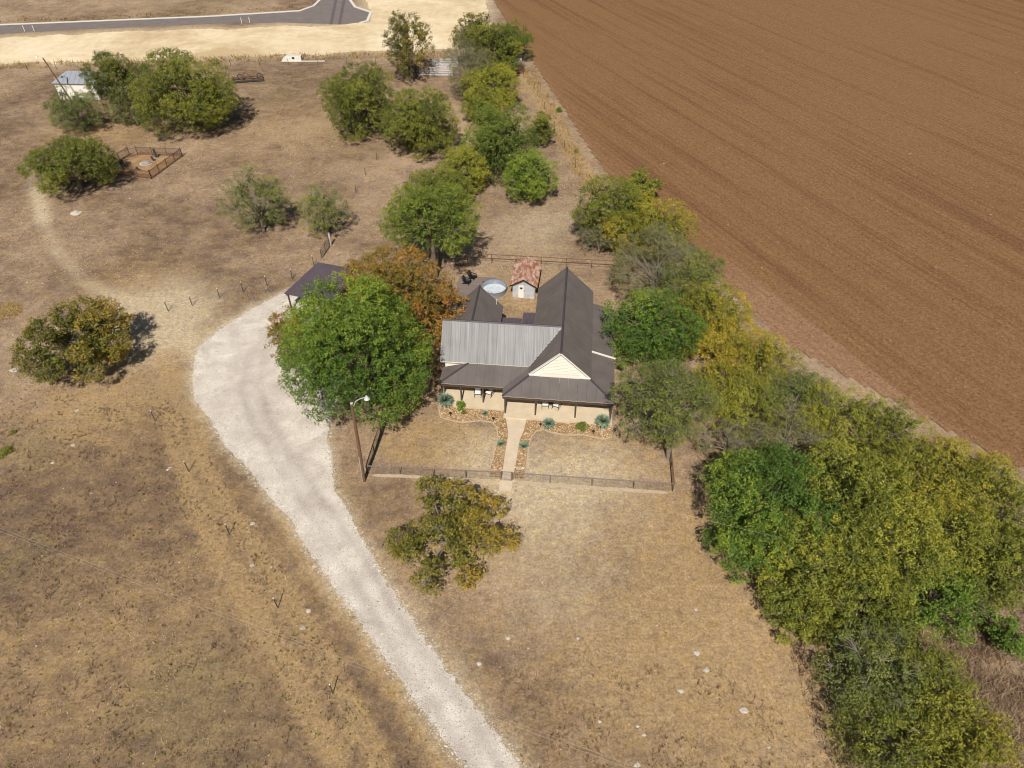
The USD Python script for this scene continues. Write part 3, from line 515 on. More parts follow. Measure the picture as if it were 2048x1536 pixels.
# porch chairs, cushioned
ch0 = thing('cushioned_porch_chair', 'x', 'chair')
MB().box((-.30, -.28, .34), (.30, .28, .46)).build('seat_cushion', 'white_cushion', ch0)
MB().bar((0, .27, .44), (0, .42, 1.02), .58, .11, up=(0, 1, 0)).build('back_cushion', 'white_cushion', ch0)
for s in (-1, 1):
    MB().bar((s * .33, -.34, .60), (s * .33, .36, .58), .07, .035).build('armrest', 'dark_wood', ch0)
    MB().bar((s * .33, -.30, .06), (s * .33, -.30, .58), .05, .05).build('leg', 'dark_wood', ch0)
    MB().bar((s * .33, .30, .06), (s * .33, .44, 1.0), .05, .05, up=(0, 1, 0)).build('leg', 'dark_wood', ch0)
    MB().tube([(s * .33, -.50, .07), (s * .33, -.2, .03), (s * .33, .2, .03), (s * .33, .55, .09)], .025, 5).build('rocker', 'dark_wood', ch0)
MB().box((-.30, -.30, .30), (.30, .30, .335)).build('seat_frame', 'dark_wood', ch0)
for k, (x, y, rz, lab) in enumerate([(485, 240, .1, 'white cushioned chair at the left of the pair on the left porch'), (606, 238, -.35, 'white cushioned chair beside the post on the left porch'),
                                     (1178, 358, .1, 'white cushioned chair at the left of the pair on the right porch'), (1296, 366, -.35, 'white cushioned chair at the right of the pair on the right porch')]):
    p = atc(x, y, .62) + np.array([*(HY * .28), 0])
    if k == 0:
        for op in UsdGeom.Xformable(ch0).GetOrderedXformOps(): op.Set(Gf.Vec3d(p[0], p[1], .18))
        UsdGeom.Xformable(ch0).AddRotateZOp().Set(math.degrees(HYAW + rz)); tag(ch0, lab, group='cushioned chairs on the porches')
    else: dup(ch0, (p[0], p[1], .18), HYAW + rz, lab)
for x, y, lab in ((548, 232, 'small dark side table between the chairs on the left porch'), (1238, 352, 'small dark side table between the chairs on the right porch')):
    p = atc(x, y, .5); t = thing('side_table', lab, 'table', (p[0], p[1], .18), HYAW)
    MB().box((-.22, -.22, .46), (.22, .22, .50)).build('table_top', 'dark_wood', t)
    for sx in (-1, 1):
        for sy in (-1, 1): MB().box((sx * .19 - .02, sy * .19 - .02, 0), (sx * .19 + .02, sy * .19 + .02, .46)).build('leg', 'dark_wood', t)

# ------------------------------------------------------------------ back yard: deck, tank pool, chairs, shed
dk = thing('wood_deck', 'grey brown wooden deck beside the round metal tank', 'deck', hw(0, 0), HYAW)
y = 19.2; j = 0
while y < 23.7:
    x1 = -3.4 if y > 22.75 else -4.95
    m = MB().box((-7.9 + R.uniform(0, .03), y, .13), (x1 - R.uniform(0, .03), y + .135, .165 + R.uniform(0, .006))).build('plank', 'deck_wood', dk); y += .142
MB().box((-7.88, 19.22, 0), (-5.0, 22.7, .12)).box((-7.88, 22.76, 0), (-3.45, 23.66, .12)).build('deck_frame', 'dark_wood', dk)
c = hw(-3.32, 21.2)
tk = thing('stock_tank_pool', 'round galvanised metal tank filled with clear water', 'tank pool', c, 0)
th = np.linspace(0, 2 * math.pi, 49)
prof = np.array([(1.40, .02), (1.50, .05), (1.47, .12), (1.50, .2), (1.47, .28), (1.50, .36), (1.47, .44), (1.49, .62), (1.54, .64), (1.54, .67), (1.46, .67), (1.45, .62), (1.44, .03)])
mt = trimesh.creation.revolve(prof, sections=48); mesh('tank_wall', mt, 'tank_metal', tk, smooth=40)
mt = trimesh.creation.cylinder(1.445, .02, sections=48); mt.apply_translation([0, 0, .035]); mesh('tank_floor', mt, 'tank_floor', tk)
mesh('water_surface', flat(Point(0, 0).buffer(1.444, 24), .40), 'water', tk)
MB().tube([(-.75, -1.25, 0), (-.75, -1.25, 1.0), (-.75, -1.05, 1.1), (-.75, -.9, .9), (-.75, -.9, .3)], .025, 6).tube([(-.35, -1.45, 0), (-.35, -1.45, 1.0), (-.35, -1.22, 1.1), (-.35, -1.05, .9), (-.35, -1.05, .3)], .025, 6).build('ladder_rail', 'lamp_metal', tk)
mb = MB()
for z in (.3, .6, .9): mb.box((-.75, -1.42, z), (-.35, -1.28, z + .03))
mb.build('ladder_step', 'weathered_board', tk)
def adirondack(name, label, loc, rz, group):
    t = thing(name, label, 'chair', loc, rz, group)
    for k in range(5):
        x = (k - 2) * .125
        top = 1.02 - .05 * abs(k - 2)
        MB().bar((x * .9, .22, .30), (x * 1.25, .56, top), .11, .02, up=(0, 1, 0)).build('back_slat', 'black_paint', t)
    for k in range(5):
        y0 = -.36 + k * .115; MB().bar((-.28, y0, .37 - k * .03), (.28, y0, .37 - k * .03), .1, .02).build('seat_slat', 'black_paint', t)
    for s in (-1, 1):
        MB().bar((s * .36, -.42, .56), (s * .36, .42, .56), .13, .022).build('armrest', 'black_paint', t)
        MB().box((s * .30 - .02, -.40, 0), (s * .30 + .02, -.31, .55)).build('leg', 'black_paint', t)
        MB().bar((s * .27, -.36, .34), (s * .27, .50, .04), .03, .12).build('leg', 'black_paint', t)
    MB().bar((-.34, .40, .5), (.34, .40, .5), .03, .09).build('back_rail', 'black_paint', t)
    return t
p = at(934, 564, .4); a0 = adirondack('adirondack_chair', 'black slatted garden chair nearer the house on the deck', (p[0], p[1], .17), math.radians(68), 'black chairs on the deck')
p = at(945, 554, .4); dup(a0, (p[0], p[1], .17), math.radians(62), 'black slatted garden chair farther from the house on the deck')

sh = thing('corrugated_shed', 'small silver corrugated shed with a rusty gable roof and white door', 'shed', hw(.3, 20.1), HYAW - .03)
def corrug(P, thick_dir=1, amp=.018, per=.14, horiz=True):
    """vertical corrugated sheet along +x, outline P in (x, z); returns mesh with y relief"""
    mb = MB(); x0, z0, x1, z1 = P.bounds; n = int((x1 - x0) / (per / 2)) + 1; xs = np.linspace(x0, x1, n + 1)
    for i in range(n):
        s = P.intersection(sbox(xs[i], z0 - 1, xs[i + 1], z1 + 1))
        for g in getattr(s, 'geoms', [s]):
            if g.is_empty or g.area < 1e-5: continue
            v, f = trimesh.creation.triangulate_polygon(g, engine='earcut'); yy = np.where(np.abs(v[:, 0] - xs[i]) < np.abs(v[:, 0] - xs[i + 1]), (i % 2), (i + 1) % 2) * amp
            mb.add(np.column_stack([v[:, 0], yy, v[:, 1]]), f)
    return mb.get()
front = Polygon([(-1.3, 0), (1.3, 0), (1.3, 1.85), (0, 2.62), (-1.3, 1.85)])
v, f = corrug(front); mesh('front_wall', (v, f), 'galvanised', sh); mesh('back_wall', (v + [0, 4.2, 0], f), 'galvanised', sh)
v, f = corrug(sbox(0, 0, 4.2, 1.85)); w_ = np.column_stack([v[:, 1], v[:, 0], v[:, 2]])
mesh('side_wall', (w_ + [-1.3, 0, 0], f), 'galvanised', sh); mesh('side_wall', (w_ + [1.28, 0, 0], f), 'galvanised', sh)
rf = part(sh, 'roof')
for s in (-1, 1):
    nrm = np.array([s * .51, 0, .86])
    for k in range(7):
        y0 = -.3 + k * .70
        pts = np.array([(s * 1.62, y0, 1.78), (s * 1.62, y0 + .74, 1.78), (s * .0, y0 + .74, 2.76), (s * .0, y0, 2.76)]) + nrm * (.012 * (k % 2) + R.uniform(0, .008))
        roof_slope(rf, pts, 'rusty_iron', w=2.0, minor=7, tilt=.3, rib=.022)
MB().bar((0, -.32, 2.79), (0, 4.62, 2.79), .26, .03).build('ridge_cap', 'rusty_iron', rf)
for s in (-1, 1): MB().bar((s * 1.66, -.28, 1.72), (0, -.28, 2.72), .04, .13).build('rake_board', 'black_paint', sh)
dr = part(sh, 'door'); MB().box((-.62, -.07, .05), (.02, -.035, 1.78)).build('door_leaf', 'trim_white', dr)
th = np.linspace(0, 2 * math.pi, 30); hrt = Polygon(np.column_stack([16 * np.sin(th) ** 3, 13 * np.cos(th) - 5 * np.cos(2 * th) - 2 * np.cos(3 * th) - np.cos(4 * th)]) * .011).buffer(0)
m = trimesh.creation.extrude_polygon(hrt, .02, engine='earcut'); mesh('heart', (np.column_stack([m.vertices[:, 0] - .28, -.075 - m.vertices[:, 2], m.vertices[:, 1] + 1.42]), m.faces), 'black_paint', dr)
MB().box((.07, -.09, .95), (.10, -.03, 1.1)).build('handle', 'black_paint', dr)

# ------------------------------------------------------------------ carport
P0 = at(573, 585, 2.6); cyaw = -math.radians(22)
cp = thing('carport', 'dark purple brown metal roofed carport at the head of the gravel drive', 'carport', (P0[0], P0[1], 0), cyaw)
rf = part(cp, 'roof'); roof_slope(rf, [(-.2, -.3, 2.55), (6.0, -.3, 2.95), (6.0, 6.6, 2.95), (-.2, 6.6, 2.55)], 'carport_metal', w=.5, minor=0, tilt=.4, rib=.06)
for x, z in ((.0, 2.48), (5.7, 2.84)):
    for y in (0, 6.2):
        MB().box((x, y, 0), (x + .14, y + .14, z)).build('post', 'dark_wood', cp)
    MB().bar((x + .07, -.2, z - .08), (x + .07, 6.5, z - .08), .08, .16).build('beam', 'dark_wood', cp)
for k in range(5): MB().bar((-.1, .1 + k * 1.5, 2.46), (5.9, .1 + k * 1.5, 2.84), .06, .12).build('rafter', 'dark_wood', cp)

# ------------------------------------------------------------------ pipe fence round the yard
def wires(mb, a, b, z0, z1, dz, dx, r=.004):
    a, b = np.asarray(a)[:2], np.asarray(b)[:2]; L = np.linalg.norm(b - a); d = (b - a) / L
    for z in np.arange(z0, z1, dz): mb.bar((*a, z), (*b, z), 2 * r, 2 * r)
    for s in np.arange(dx, L, dx): p = a + d * s; mb.bar((*p, z0), (*p, z1), 2 * r, 2 * r)
def pipe_fence(name, label, pts, H=1.05, mat='rail_grey', mesh_=True, post=.048, rails=1, prad=None):
    pts = [np.asarray(p)[:2] for p in pts]; o = pts[0]
    t = thing(name, label, 'fence', (o[0], o[1], 0)); loc = [p - o for p in pts]
    for p in loc: MB().tube([(*p, 0), (*p, H)], prad or post, 8).build('post', mat, t)
    MB().tube([(*loc[0], H), *[(*p, H) for p in loc[1:-1]], (*loc[-1], H)], post, 8).build('top_rail', mat, t)
    if rails > 1: MB().tube([(*p, H * .5) for p in loc], .022, 6).build('lower_rail', mat, t)
    if mesh_:
        w = MB()
        for a, b in zip(loc[:-1], loc[1:]): wires(w, a, b, .06, H - .02, .11, .16)
        w.build('wire_mesh', 'wire', t)
    return t
fl = [at(u, v) for u, v in [(735, 947), (799.6, 948.5), (866.9, 952.5), (931.7, 956), (1001.6, 959)]]
frr = [at(u, v) for u, v in [(1023.6, 960.5), (1099.8, 966), (1184, 972), (1267, 977), (1345, 982.5)]]
pipe_fence('pipe_fence', 'grey pipe and wire fence along the front lawn, left of the gate', fl)
pipe_fence('pipe_fence', 'grey pipe and wire fence along the front lawn, right of the gate', frr)
q0 = hl(fl[0]); pipe_fence('pipe_fence', 'rusty pipe and wire side fence running from the lamp pole towards the carport', [hw(q0[0], q0[1] + k * 2.6) for k in range(6)], mat='rust_pipe')
q1 = hl(frr[-1]); pipe_fence('pipe_fence', 'rusty side fence on the right of the front lawn, under the grey green tree', [hw(q1[0], q1[1] + k * 2.7) for k in range(12)], mat='rust_pipe')
bk = [at(u, v) for u, v in [(880, 519.5), (934.5, 523), (983.5, 526), (1031.9, 528.5), (1082, 531), (1132, 534), (1182.7, 536.5), (1232, 539)]]
pipe_fence('pipe_fence', 'rusty two-rail pipe fence across the back yard behind the shed', bk, H=1.25, mat='rust_pipe', mesh_=False, post=.045, rails=2)
g0, g1 = fl[-1], frr[0]
gt = thing('front_gate', 'small grey pipe gate where the front walk meets the fence', 'gate', g0)
dd = (g1 - g0); L = np.linalg.norm(dd); dd /= L
for s in (.06, L - .06): MB().tube([dd * s + (0, 0, .08), dd * s + (0, 0, 1.12)], .028, 8).build('gate_stile', 'rail_grey', gt)
for z in (.1, 1.12): MB().tube([dd * .06 + (0, 0, z), dd * (L - .06) + (0, 0, z)], .028, 8).build('gate_rail', 'rail_grey', gt)
w = MB(); wires(w, dd * .08, dd * (L - .08), .14, 1.08, .11, .11); w.build('wire_mesh', 'wire', gt)
for seg in (fl, frr):
    q = np.array([p[:2] for p in seg]); q = q + (-HY * .22)
    e = mesh('stone_footing', slab(rough_poly(LineString(q).buffer(.16, cap_style=2).exterior.coords[:-1], .04, .12, 8 + len(q) + int(q[0, 0])), 0, .05), 'kerb_stone'); tag(e, 'pale stone strip at the foot of the front fence, ' + ('left' if seg is fl else 'right') + ' of the gate', 'footing')

# ------------------------------------------------------------------ lamp poles and wires
def lamp_pole(label, base, top, r0, r1, arm_dir, armlen):
    t = thing('lamp_pole', label, 'lamp pole', base); tp = np.asarray(top) - np.asarray(base)
    MB().tube([(0, 0, 0), tp * .5 + (.03, 0, 0), tp], [r0, (r0 + r1) / 2, r1], 10).build('pole', 'pole_wood', t)
    MB().tube([tp + (0, 0, -.02), tp + (0, 0, .03)], r1 * 1.05, 10).build('pole_cap', 'weathered_board', t)
    a = np.array([*arm_dir, 0.0]); a /= np.linalg.norm(a)
    MB().tube([tp + a * r1 + (0, 0, -.35), tp + a * armlen * .3 + (0, 0, .12), tp + a * armlen * .65 + (0, 0, .30), tp + a * armlen + (0, 0, .30)], .03, 7).build('bracket_arm', 'lamp_metal', t)
    hp = tp + a * (armlen + .12) + (0, 0, .22)
    hd = trimesh.creation.revolve(np.array([(0, .16), (.10, .16), (.13, .06), (.24, -.08), (.25, -.12), (.12, -.14), (0, -.16)]), sections=16); mesh('lamp_head', (hd.vertices + hp, hd.faces), 'lamp_metal', t, smooth=40)
    MB().tube([hp + (0, 0, .15), hp + (0, 0, .26)], .05, 8).build('photocell', 'lamp_metal', t)
    MB().tube([(-r0 * .5, -r0, .1), tp * .35 + (-r0 * .4, -r0 * .8, 0)], .025, 5).build('conduit', 'weathered_board', t)
    return t
lb = at(728, 962); lamp_pole('tall brown wooden lamp pole at the corner of the front fence', lb, lb + (.35, .1, 9.7), .17, .12, (1.0, .35), 1.15)
lb2 = at(150, 213); lamp_pole('thin dark pole with a white lamp beside the far white shed', lb2, lb2 + (-2.2, .3, 8.2), .14, .10, (-1, .1), .9)
def catenary(name, label, a, b, sag, r=.006, off=None):
    t = thing(name, label, 'wire'); s = np.linspace(0, 1, 60)[:, None]
    p = a + (b - a) * s - np.array([0, 0, 1.0]) * sag * 4 * s * (1 - s)
    MB().tube(p, r, 4, False).build('cable', 'cable_pale', t)
    if off is not None: MB().tube(p + off, r, 4, False).build('cable', 'cable_pale', t)
simple('cable_pale', (.42, .36, .30), .6)
wa, wb = at(107, 1093, 8.0), at(1040, 1443, 8.0); wd = wb - wa
catenary('power_line', 'pair of thin pale overhead wires crossing the drive at the bottom', wa - wd * .55, wb + wd * .6, .5, off=np.array([.25, -.32, .05]))
catenary('power_line', 'thin wire from the lamp pole to the big trees on the right', lb + (.35, .1, 9.0), at(1560, 1075, 7.0), 1.0)

# ------------------------------------------------------------------ field fences of steel posts
def wire_fence(label, pts, H=1.35, mat='post_steel', n=4, rad=.028, tip=True):
    o = pts[0]; t = thing('wire_fence', label, 'fence', (o[0], o[1], 0)); loc = [np.asarray(p)[:2] - o[:2] for p in pts]
    for p in loc:
        ps = part(t, 'post'); l = R.uniform(-.05, .05)
        MB().bar((*p, 0), (p[0] + l, p[1], H), .07, .055).build('post_shaft', mat, ps)
        if tip: MB().bar((p[0] + l, p[1], H + .002), (p[0] + l * 1.1, p[1], H + .13), .075, .06).build('post_tip', 'trim_white', ps)
    w = MB()
    for z in np.linspace(.3, H - .1, n):
        for a, b in zip(loc[:-1], loc[1:]): w.bar((*a, z), (*b, z), .006, .006)
    w.build('wire_strand', 'wire', t)
A = [at(u, v) for u, v in [(310.8, 842), (377.7, 943.4), (459, 1069), (556, 1216), (666, 1387)]]
A.append(2 * A[-1] - A[-2])
wire_fence('row of white-tipped steel posts left of the gravel drive', A)
wire_fence('row of white-tipped steel posts leading up to the carport', [at(u, v) for u, v in [(336.9, 622.6), (384.8, 611.6), (440, 596.6), (486.7, 584), (534.3, 571.7), (585, 558.3), (628, 531)]])
wire_fence('thin wire fence on a faint ridge across the pasture below the orchard trees', [at(u, v) for u, v in [(778, 290), (754, 320), (731.4, 351), (712, 385), (695, 415)]], H=1.2, tip=False)
wire_fence('wire fence along the edge of the ploughed field', [at(u, v) for u, v in [(1048, 140), (1068, 178), (1088, 218), (1108, 258), (1128, 297), (1150, 336), (1175, 380), (1200, 420)]], tip=False)
wire_fence('far wire fence between the pasture and the bare earth', [at(u, 141 - (u - 0) * .017 - (8 if u < 200 else 0) * 0) for u in range(-60, 880, 58)], tip=False)

# ------------------------------------------------------------------ metal field gate left open
ga, gb = at(644, 518), at(660, 494)
gd = (gb - ga) / np.linalg.norm(gb - ga); GL = np.linalg.norm(gb - ga)
fg = thing('field_gate', 'dark metal field gate standing open behind the carport', 'gate', ga)
for k in range(6): MB().tube([(0, 0, .2 + k * .23), gd * GL + (0, 0, .2 + k * .23)], .03, 6).build('gate_bar', 'black_paint', fg)
for s in (0, .5, 1): MB().tube([gd * GL * s + (0, 0, .15), gd * GL * s + (0, 0, 1.4)], .035, 6).build('gate_upright', 'black_paint', fg)
gp = thing('gate_post', 'thick weathered wooden gate post beside the open field gate', 'post', gb + gd * .3); MB().tube([(0, 0, 0), (.05, 0, 1.9)], .12, 8).build('post_shaft', 'weathered_board', gp); MB().tube([(.05, 0, 1.9), (.05, 0, 1.95)], .12, 8).build('post_cap', 'bark_pale', gp)

# ------------------------------------------------------------------ family graveyard
def cq(x, y): return at(200 + x * .0879, 270 + y * .0879)
A1, B1, C1, C2, D1 = cq(1180, 1005), cq(1880, 490), cq(865, 455), cq(680, 462), at(200, 347)
cf = thing('graveyard_fence', 'low rusty iron fence round a small graveyard beside the tree', 'fence', A1)
def iron(a, b, nm):
    a, b = a - A1, b - A1; L = np.linalg.norm(b - a); d = (b - a) / L; n = max(1, round(L / 2.2))
    p = MB()
    for z in (.25, 1.25): p.bar(a + (0, 0, z), b + (0, 0, z), .05, .05)
    for s in np.arange(.14, L, .14): p.bar(a + d * s + (0, 0, .12), a + d * s + (0, 0, 1.38), .03, .03)
    p.build('fence_panel', 'rust_pipe', cf)
    for k in range(n + 1): q = a + d * L * k / n; MB().box(q + (-.045, -.045, 0), q + (.045, .045, 1.5)).build('post', 'rust_pipe', cf)
for a, b in ((A1, B1), (B1, C1), (C2, D1), (D1, A1)): iron(a, b, '')
gg = thing('graveyard_gate', 'half open rusty gate at the back of the small graveyard', 'gate', C1)
e = np.array([-1.0, -.9, 0]); e /= np.linalg.norm(e); GW = 1.7
for z in (.15, 1.25): MB().bar((0, 0, z), e * GW + (0, 0, z), .05, .05).build('gate_rail', 'rust_pipe', gg)
for k in range(11): MB().bar(e * GW * k / 10 + (0, 0, .12), e * GW * k / 10 + (0, 0, 1.3), .02, .02).build('gate_bar', 'rust_pipe', gg)
soil = rough_poly([tuple((A1 + (D1 - A1) * .03)[:2]), tuple(B1[:2]), tuple(C1[:2]), tuple(C2[:2]), tuple(D1[:2])], .3, .4, 77)
mesh('graveyard_ground', flat(soil, .005), 'grave_soil', kind='structure', label='reddish bare ground inside the graveyard')
def headstone(label, x, y, w, h, d, mat, lean=0, shape='round', rz=-.5):
    p = cq(x, y); t = thing('gravestone', label, 'gravestone', p, rz)
    n = 8 if shape == 'round' else 2
    th = np.linspace(0, math.pi, n)
    prof = [(-w / 2, 0), (w / 2, 0)] + ([(w / 2 * math.cos(a), h - w / 2 + w / 2 * math.sin(a)) for a in th] if shape == 'round' else [(w / 2, h), (0, h + w * .2), (-w / 2, h)])
    m = trimesh.creation.extrude_polygon(Polygon(prof).buffer(0), d, engine='earcut'); v = m.vertices
    z = v[:, 1]; mesh('headstone', (np.column_stack([v[:, 0] + z * lean, v[:, 2] - d / 2, z + .12]), m.faces), mat, t)
    MB().box((-w * .7, -d * .9, 0), (w * .7, d * .9, .12)).build('base', 'gravestone', t)
headstone('tall narrow dark headstone nearest the back fence of the graveyard', 1285, 520, .35, 1.35, .2, 'gravestone_dark', .02, 'flat')
headstone('short dark leaning headstone near the back right of the graveyard', 1222, 600, .4, .7, .15, 'gravestone_dark', -.25)
headstone('large dark headstone with a long shadow at the left of the graveyard', 530, 745, .75, 1.25, .25, 'gravestone_dark', .12)
headstone('small grey headstone close to the tree in the graveyard', 488, 795, .5, .45, .2, 'gravestone', .1)
headstone('rounded dark headstone below the white stones in the graveyard', 872, 822, .5, .6, .15, 'gravestone_dark', -.05)
headstone('small dark headstone by the front fence of the graveyard', 745, 928, .4, .55, .15, 'gravestone_dark', .0)

def rock(label, u, v, r, seed,  mat='limestone', flatn=.25, cat='rock', name='limestone_rock', p=None):
    r *= .8; m = trimesh.creation.icosphere(2, 1.0); d = meshkit.fbm(m.vertices * 1.3 + seed * 7.7, 3, seed)
    v3 = m.vertices * (.30 + 1.35 * d[:, None]) * np.array([r, r * .8, r * flatn])
    p = at(u, v) if p is None else p
    e = mesh(name, (v3 + p + (0, 0, r * flatn * .35), m.faces), mat); tag(e, label, cat); return e
pc = cq(1045, 655)
cr_ = thing('grave_cairn', 'grey mound ringed with white stones in the middle of the graveyard', 'grave', pc)
m = trimesh.creation.icosphere(2, 1.0); mesh('mound', (m.vertices * (.75, .6, .45) * (.8 + .4 * meshkit.fbm(m.vertices * 2, 3, 3)[:, None]), m.faces), 'gravestone', cr_)
for k in range(9):
    a = k * .44 + 2.6; m = trimesh.creation.icosphere(1, 1.0); mesh('stone', (m.vertices * (.13, .11, .10) * (.8 + .5 * meshkit.noise(m.vertices * 2 + k, k)[:, None]) + (.85 * math.cos(a), .7 * math.sin(a), .06), m.faces), 'limestone', cr_)
for i, (u, v, r, l) in enumerate([(152, 427, .95, 'large flat white rock in the pasture below the graveyard tree'), (1488, 1422, .34, 'white rock in the grass left of the lowest tree on the right'), (1393, 1306, .30, 'pale grey rock upper left of a flat tan rock near the right trees'),
        (1412, 1340, .30, 'flat tan rock in the grass near the right trees'), (1362, 1382, .30, 'pale broken rock in the grass left of the flat tan rock'), (1156, 1277, .15, 'small white rock alone in the lower front grass'),
        (1288, 1470, .18, 'small pale rock, the lower of two close together in the front grass'), (1275, 1453, .15, 'small pale rock, the upper of two close together in the front grass'), (1274, 1530, .25, 'pale rock at the bottom edge of the front grass'),
        (958, 1327, .22, 'pale rock beside the lower right edge of the drive'), (1016, 1277, .22, 'faint greyish rock in the grass right of the drive'), (505, 1047, .26, 'rounded tan rock left of the drive, highest of the row'), (504, 1131, .24, 'tan rock left of the drive, second of the row'),
        (617, 1222, .24, 'tan rock left of the drive above a rounder one'), (606, 1256, .28, 'rounded yellowish rock left of the drive, lowest of the row'), (1392, 1219, .18, 'small tan rock in the grass left of the big right trees'), (153, 821, .3, 'pale rock in the left grass below the autumn tree'),
        (146, 890, .28, 'white rock in the left grass farther down'), (30, 740, .55, 'pale boulder under the left edge of the autumn tree'), (105, 926, .2, 'small white rock near the left edge')]):
    rock(l, u, v, r, 20 + i)

# hay patch, by the left edge
hp = at(22, 622)
g = np.random.default_rng(5)

# ------------------------------------------------------------------ far things: shed, implement, culvert, corral
sp = at(103, 186); s2 = thing('white_shed', 'white walled shed with a grey hipped metal roof among far trees', 'shed', (-82.4, 129.6, 0), -.05)
MB().box((.3, .3, 0), (7.7, 5.0, 2.9)).build('wall', 'trim_white', s2)
rf = part(s2, 'roof')
for pts in ([(0, 0, 2.9), (8, 0, 2.9), (6.0, 2.65, 4.2), (2.0, 2.65, 4.2)], [(0, 5.3, 2.9), (8, 5.3, 2.9), (6.0, 2.65, 4.2), (2.0, 2.65, 4.2)], [(0, 0, 2.9), (2.0, 2.65, 4.2), (0, 5.3, 2.9)], [(8, 0, 2.9), (6.0, 2.65, 4.2), (8, 5.3, 2.9)]):
    roof_slope(rf, pts, 'shed_roof_grey', w=1.0, minor=0)
ip = at(493, 163); im = thing('farm_implement', 'old rusty farm implement lying in the far pasture', 'farm implement', ip, .18)
MB().bar((-3.6, -.6, .25), (3.4, -.6, .35), .22, .22).build('frame_beam', 'post_steel', im); MB().bar((-2.8, .9, .5), (3.0, .9, .6), .2, .2).build('frame_beam', 'rust_pipe', im)
for x in (-2.6, -.8, 1.0, 2.8): MB().bar((x, -.6, .4), (x + .2, 1.0, .65), .16, .16).build('cross_bar', 'rust_pipe', im)
for x in (-1.2, 2.4):
    m = trimesh.creation.torus(.45, .1, 18, 8); m.apply_transform(trimesh.transformations.rotation_matrix(1.2, [1, 0, 0])); mesh('wheel', (m.vertices + (x, 1.2, .5), m.faces), 'post_steel', im)
MB().bar((-.8, .9, .6), (-.2, 1.4, 1.25), .12, .12).bar((-.2, 1.4, 1.25), (.9, .7, .7), .12, .12).build('lift_arm', 'rust_pipe', im)
m = trimesh.creation.cylinder(.32, .3, sections=14); mesh('end_drum', (m.vertices + (-3.9, -.6, .3), m.faces), 'limestone', im)
cu = at(583, 124); cv = thing('concrete_culvert', 'white concrete culvert end with a dark round pipe mouth', 'culvert', cu, 0)
body = Polygon([(-2.1, 0), (2.0, 0), (1.9, 1.15), (-1.0, 1.25), (-1.8, .6)]).difference(Point(.35, .72).buffer(.30))
m = trimesh.creation.extrude_polygon(body, 1.2, engine='earcut'); mesh('headwall', (np.column_stack([m.vertices[:, 0], 1.4 - m.vertices[:, 2] + m.vertices[:, 1] * .25, m.vertices[:, 1] * .8]), m.faces), 'old_concrete', cv)
m = trimesh.creation.cylinder(.295, 1.0, sections=20); m.apply_transform(trimesh.transformations.rotation_matrix(math.pi / 2, [1, 0, 0])); mesh('pipe_mouth', (m.vertices + (.35, 1.05, .58), m.faces), 'glass_dark', cv)
pl = thing('white_pipe', 'long thin white pipe lying on the ground before the culvert', 'pipe', at(598, 123.5), .0)
MB().tube([(-2.4, 0, .08), (5.2, .15, .08)], .08, 8).build('pipe_length', 'trim_white', pl)
def board_fence(label, a, b, H, rows, mat='weathered_board'):
    t = thing('corral_fence', label, 'fence', a); b = b - a; L = np.linalg.norm(b); d = b / L
    for k in range(max(2, round(L / 2.6)) + 1): q = b * k / max(2, round(L / 2.6)); MB().box(q + (-.08, -.08, 0), q + (.08, .08, H + .1)).build('post', 'dark_wood' if k % 2 else mat, t)
    for r in range(rows): z = H * (r + .8) / rows; MB().bar((0, -.1, z), b + (0, -.1, z), .04, H / rows * .72).build('board', mat, t)
board_fence('whitish board corral fence, the nearer long one in front of the grey tree', at(840, 152), at(905, 153), 1.7, 4)
board_fence('whitish board corral fence behind the nearer one', at(862, 136), at(915, 135), 1.7, 4)
board_fence('short whitish board corral fence at the field corner', at(1019, 134), at(1043, 134), 1.6, 4)
board_fence('brown corral gate panel below the short whitish boards', at(1012, 149), at(1048, 147), 1.3, 4, 'rust_pipe')
board_fence('dark wooden corral pen side running away from the long whitish boards', at(838, 160), at(832, 150), 1.5, 3, 'dark_wood')
pp = thing('corral_post', 'short stout dark wooden post near the corral', 'post', at(836, 160)); MB().tube([(0, 0, 0), (.03, 0, 1.6)], .16, 8).build('post_shaft', 'dark_wood', pp); MB().tube([(.03, 0, 1.6), (.03, 0, 1.64)], .15, 8).build('post_top', 'bark_pale', pp)
for u, v, l in ((50, 63, 'white survey stake below the paved street, left one of a pair'), (69, 62.5, 'white survey stake below the paved street, right one of a pair'), (484, 47, 'white survey stake beside the middle of the paved street'), (500, 46, 'white survey stake beside the paved street near the turning head')):
    t = thing('survey_stake', l, 'stake', at(u, v)); MB().box((-.05, -.04, 0), (.05, .04, 1.1)).build('stake_shaft', 'trim_white', t); MB().bar((-.02, 0, 1.1), (.05, 0, 1.3), .08, .06).build('ribbon', 'trim_white', t)
# dark frame under the autumn tree
fp = at(247, 668); fr_ = thing('wooden_frame', 'dark upright timber frame half hidden by the left autumn tree', 'frame', fp, .3)
for x in (-.7, .7): MB().bar((x, 0, 0), (x, 0, 1.9), .12, .12).build('post', 'black_paint', fr_)
MB().bar((-.8, 0, 1.9), (.8, 0, 1.9), .14, .14).build('top_beam', 'black_paint', fr_)
for z in (.5, .9, 1.3): MB().bar((-.7, .05, z), (.7, .05, z), .04, .12).build('rail', 'dark_wood', fr_)
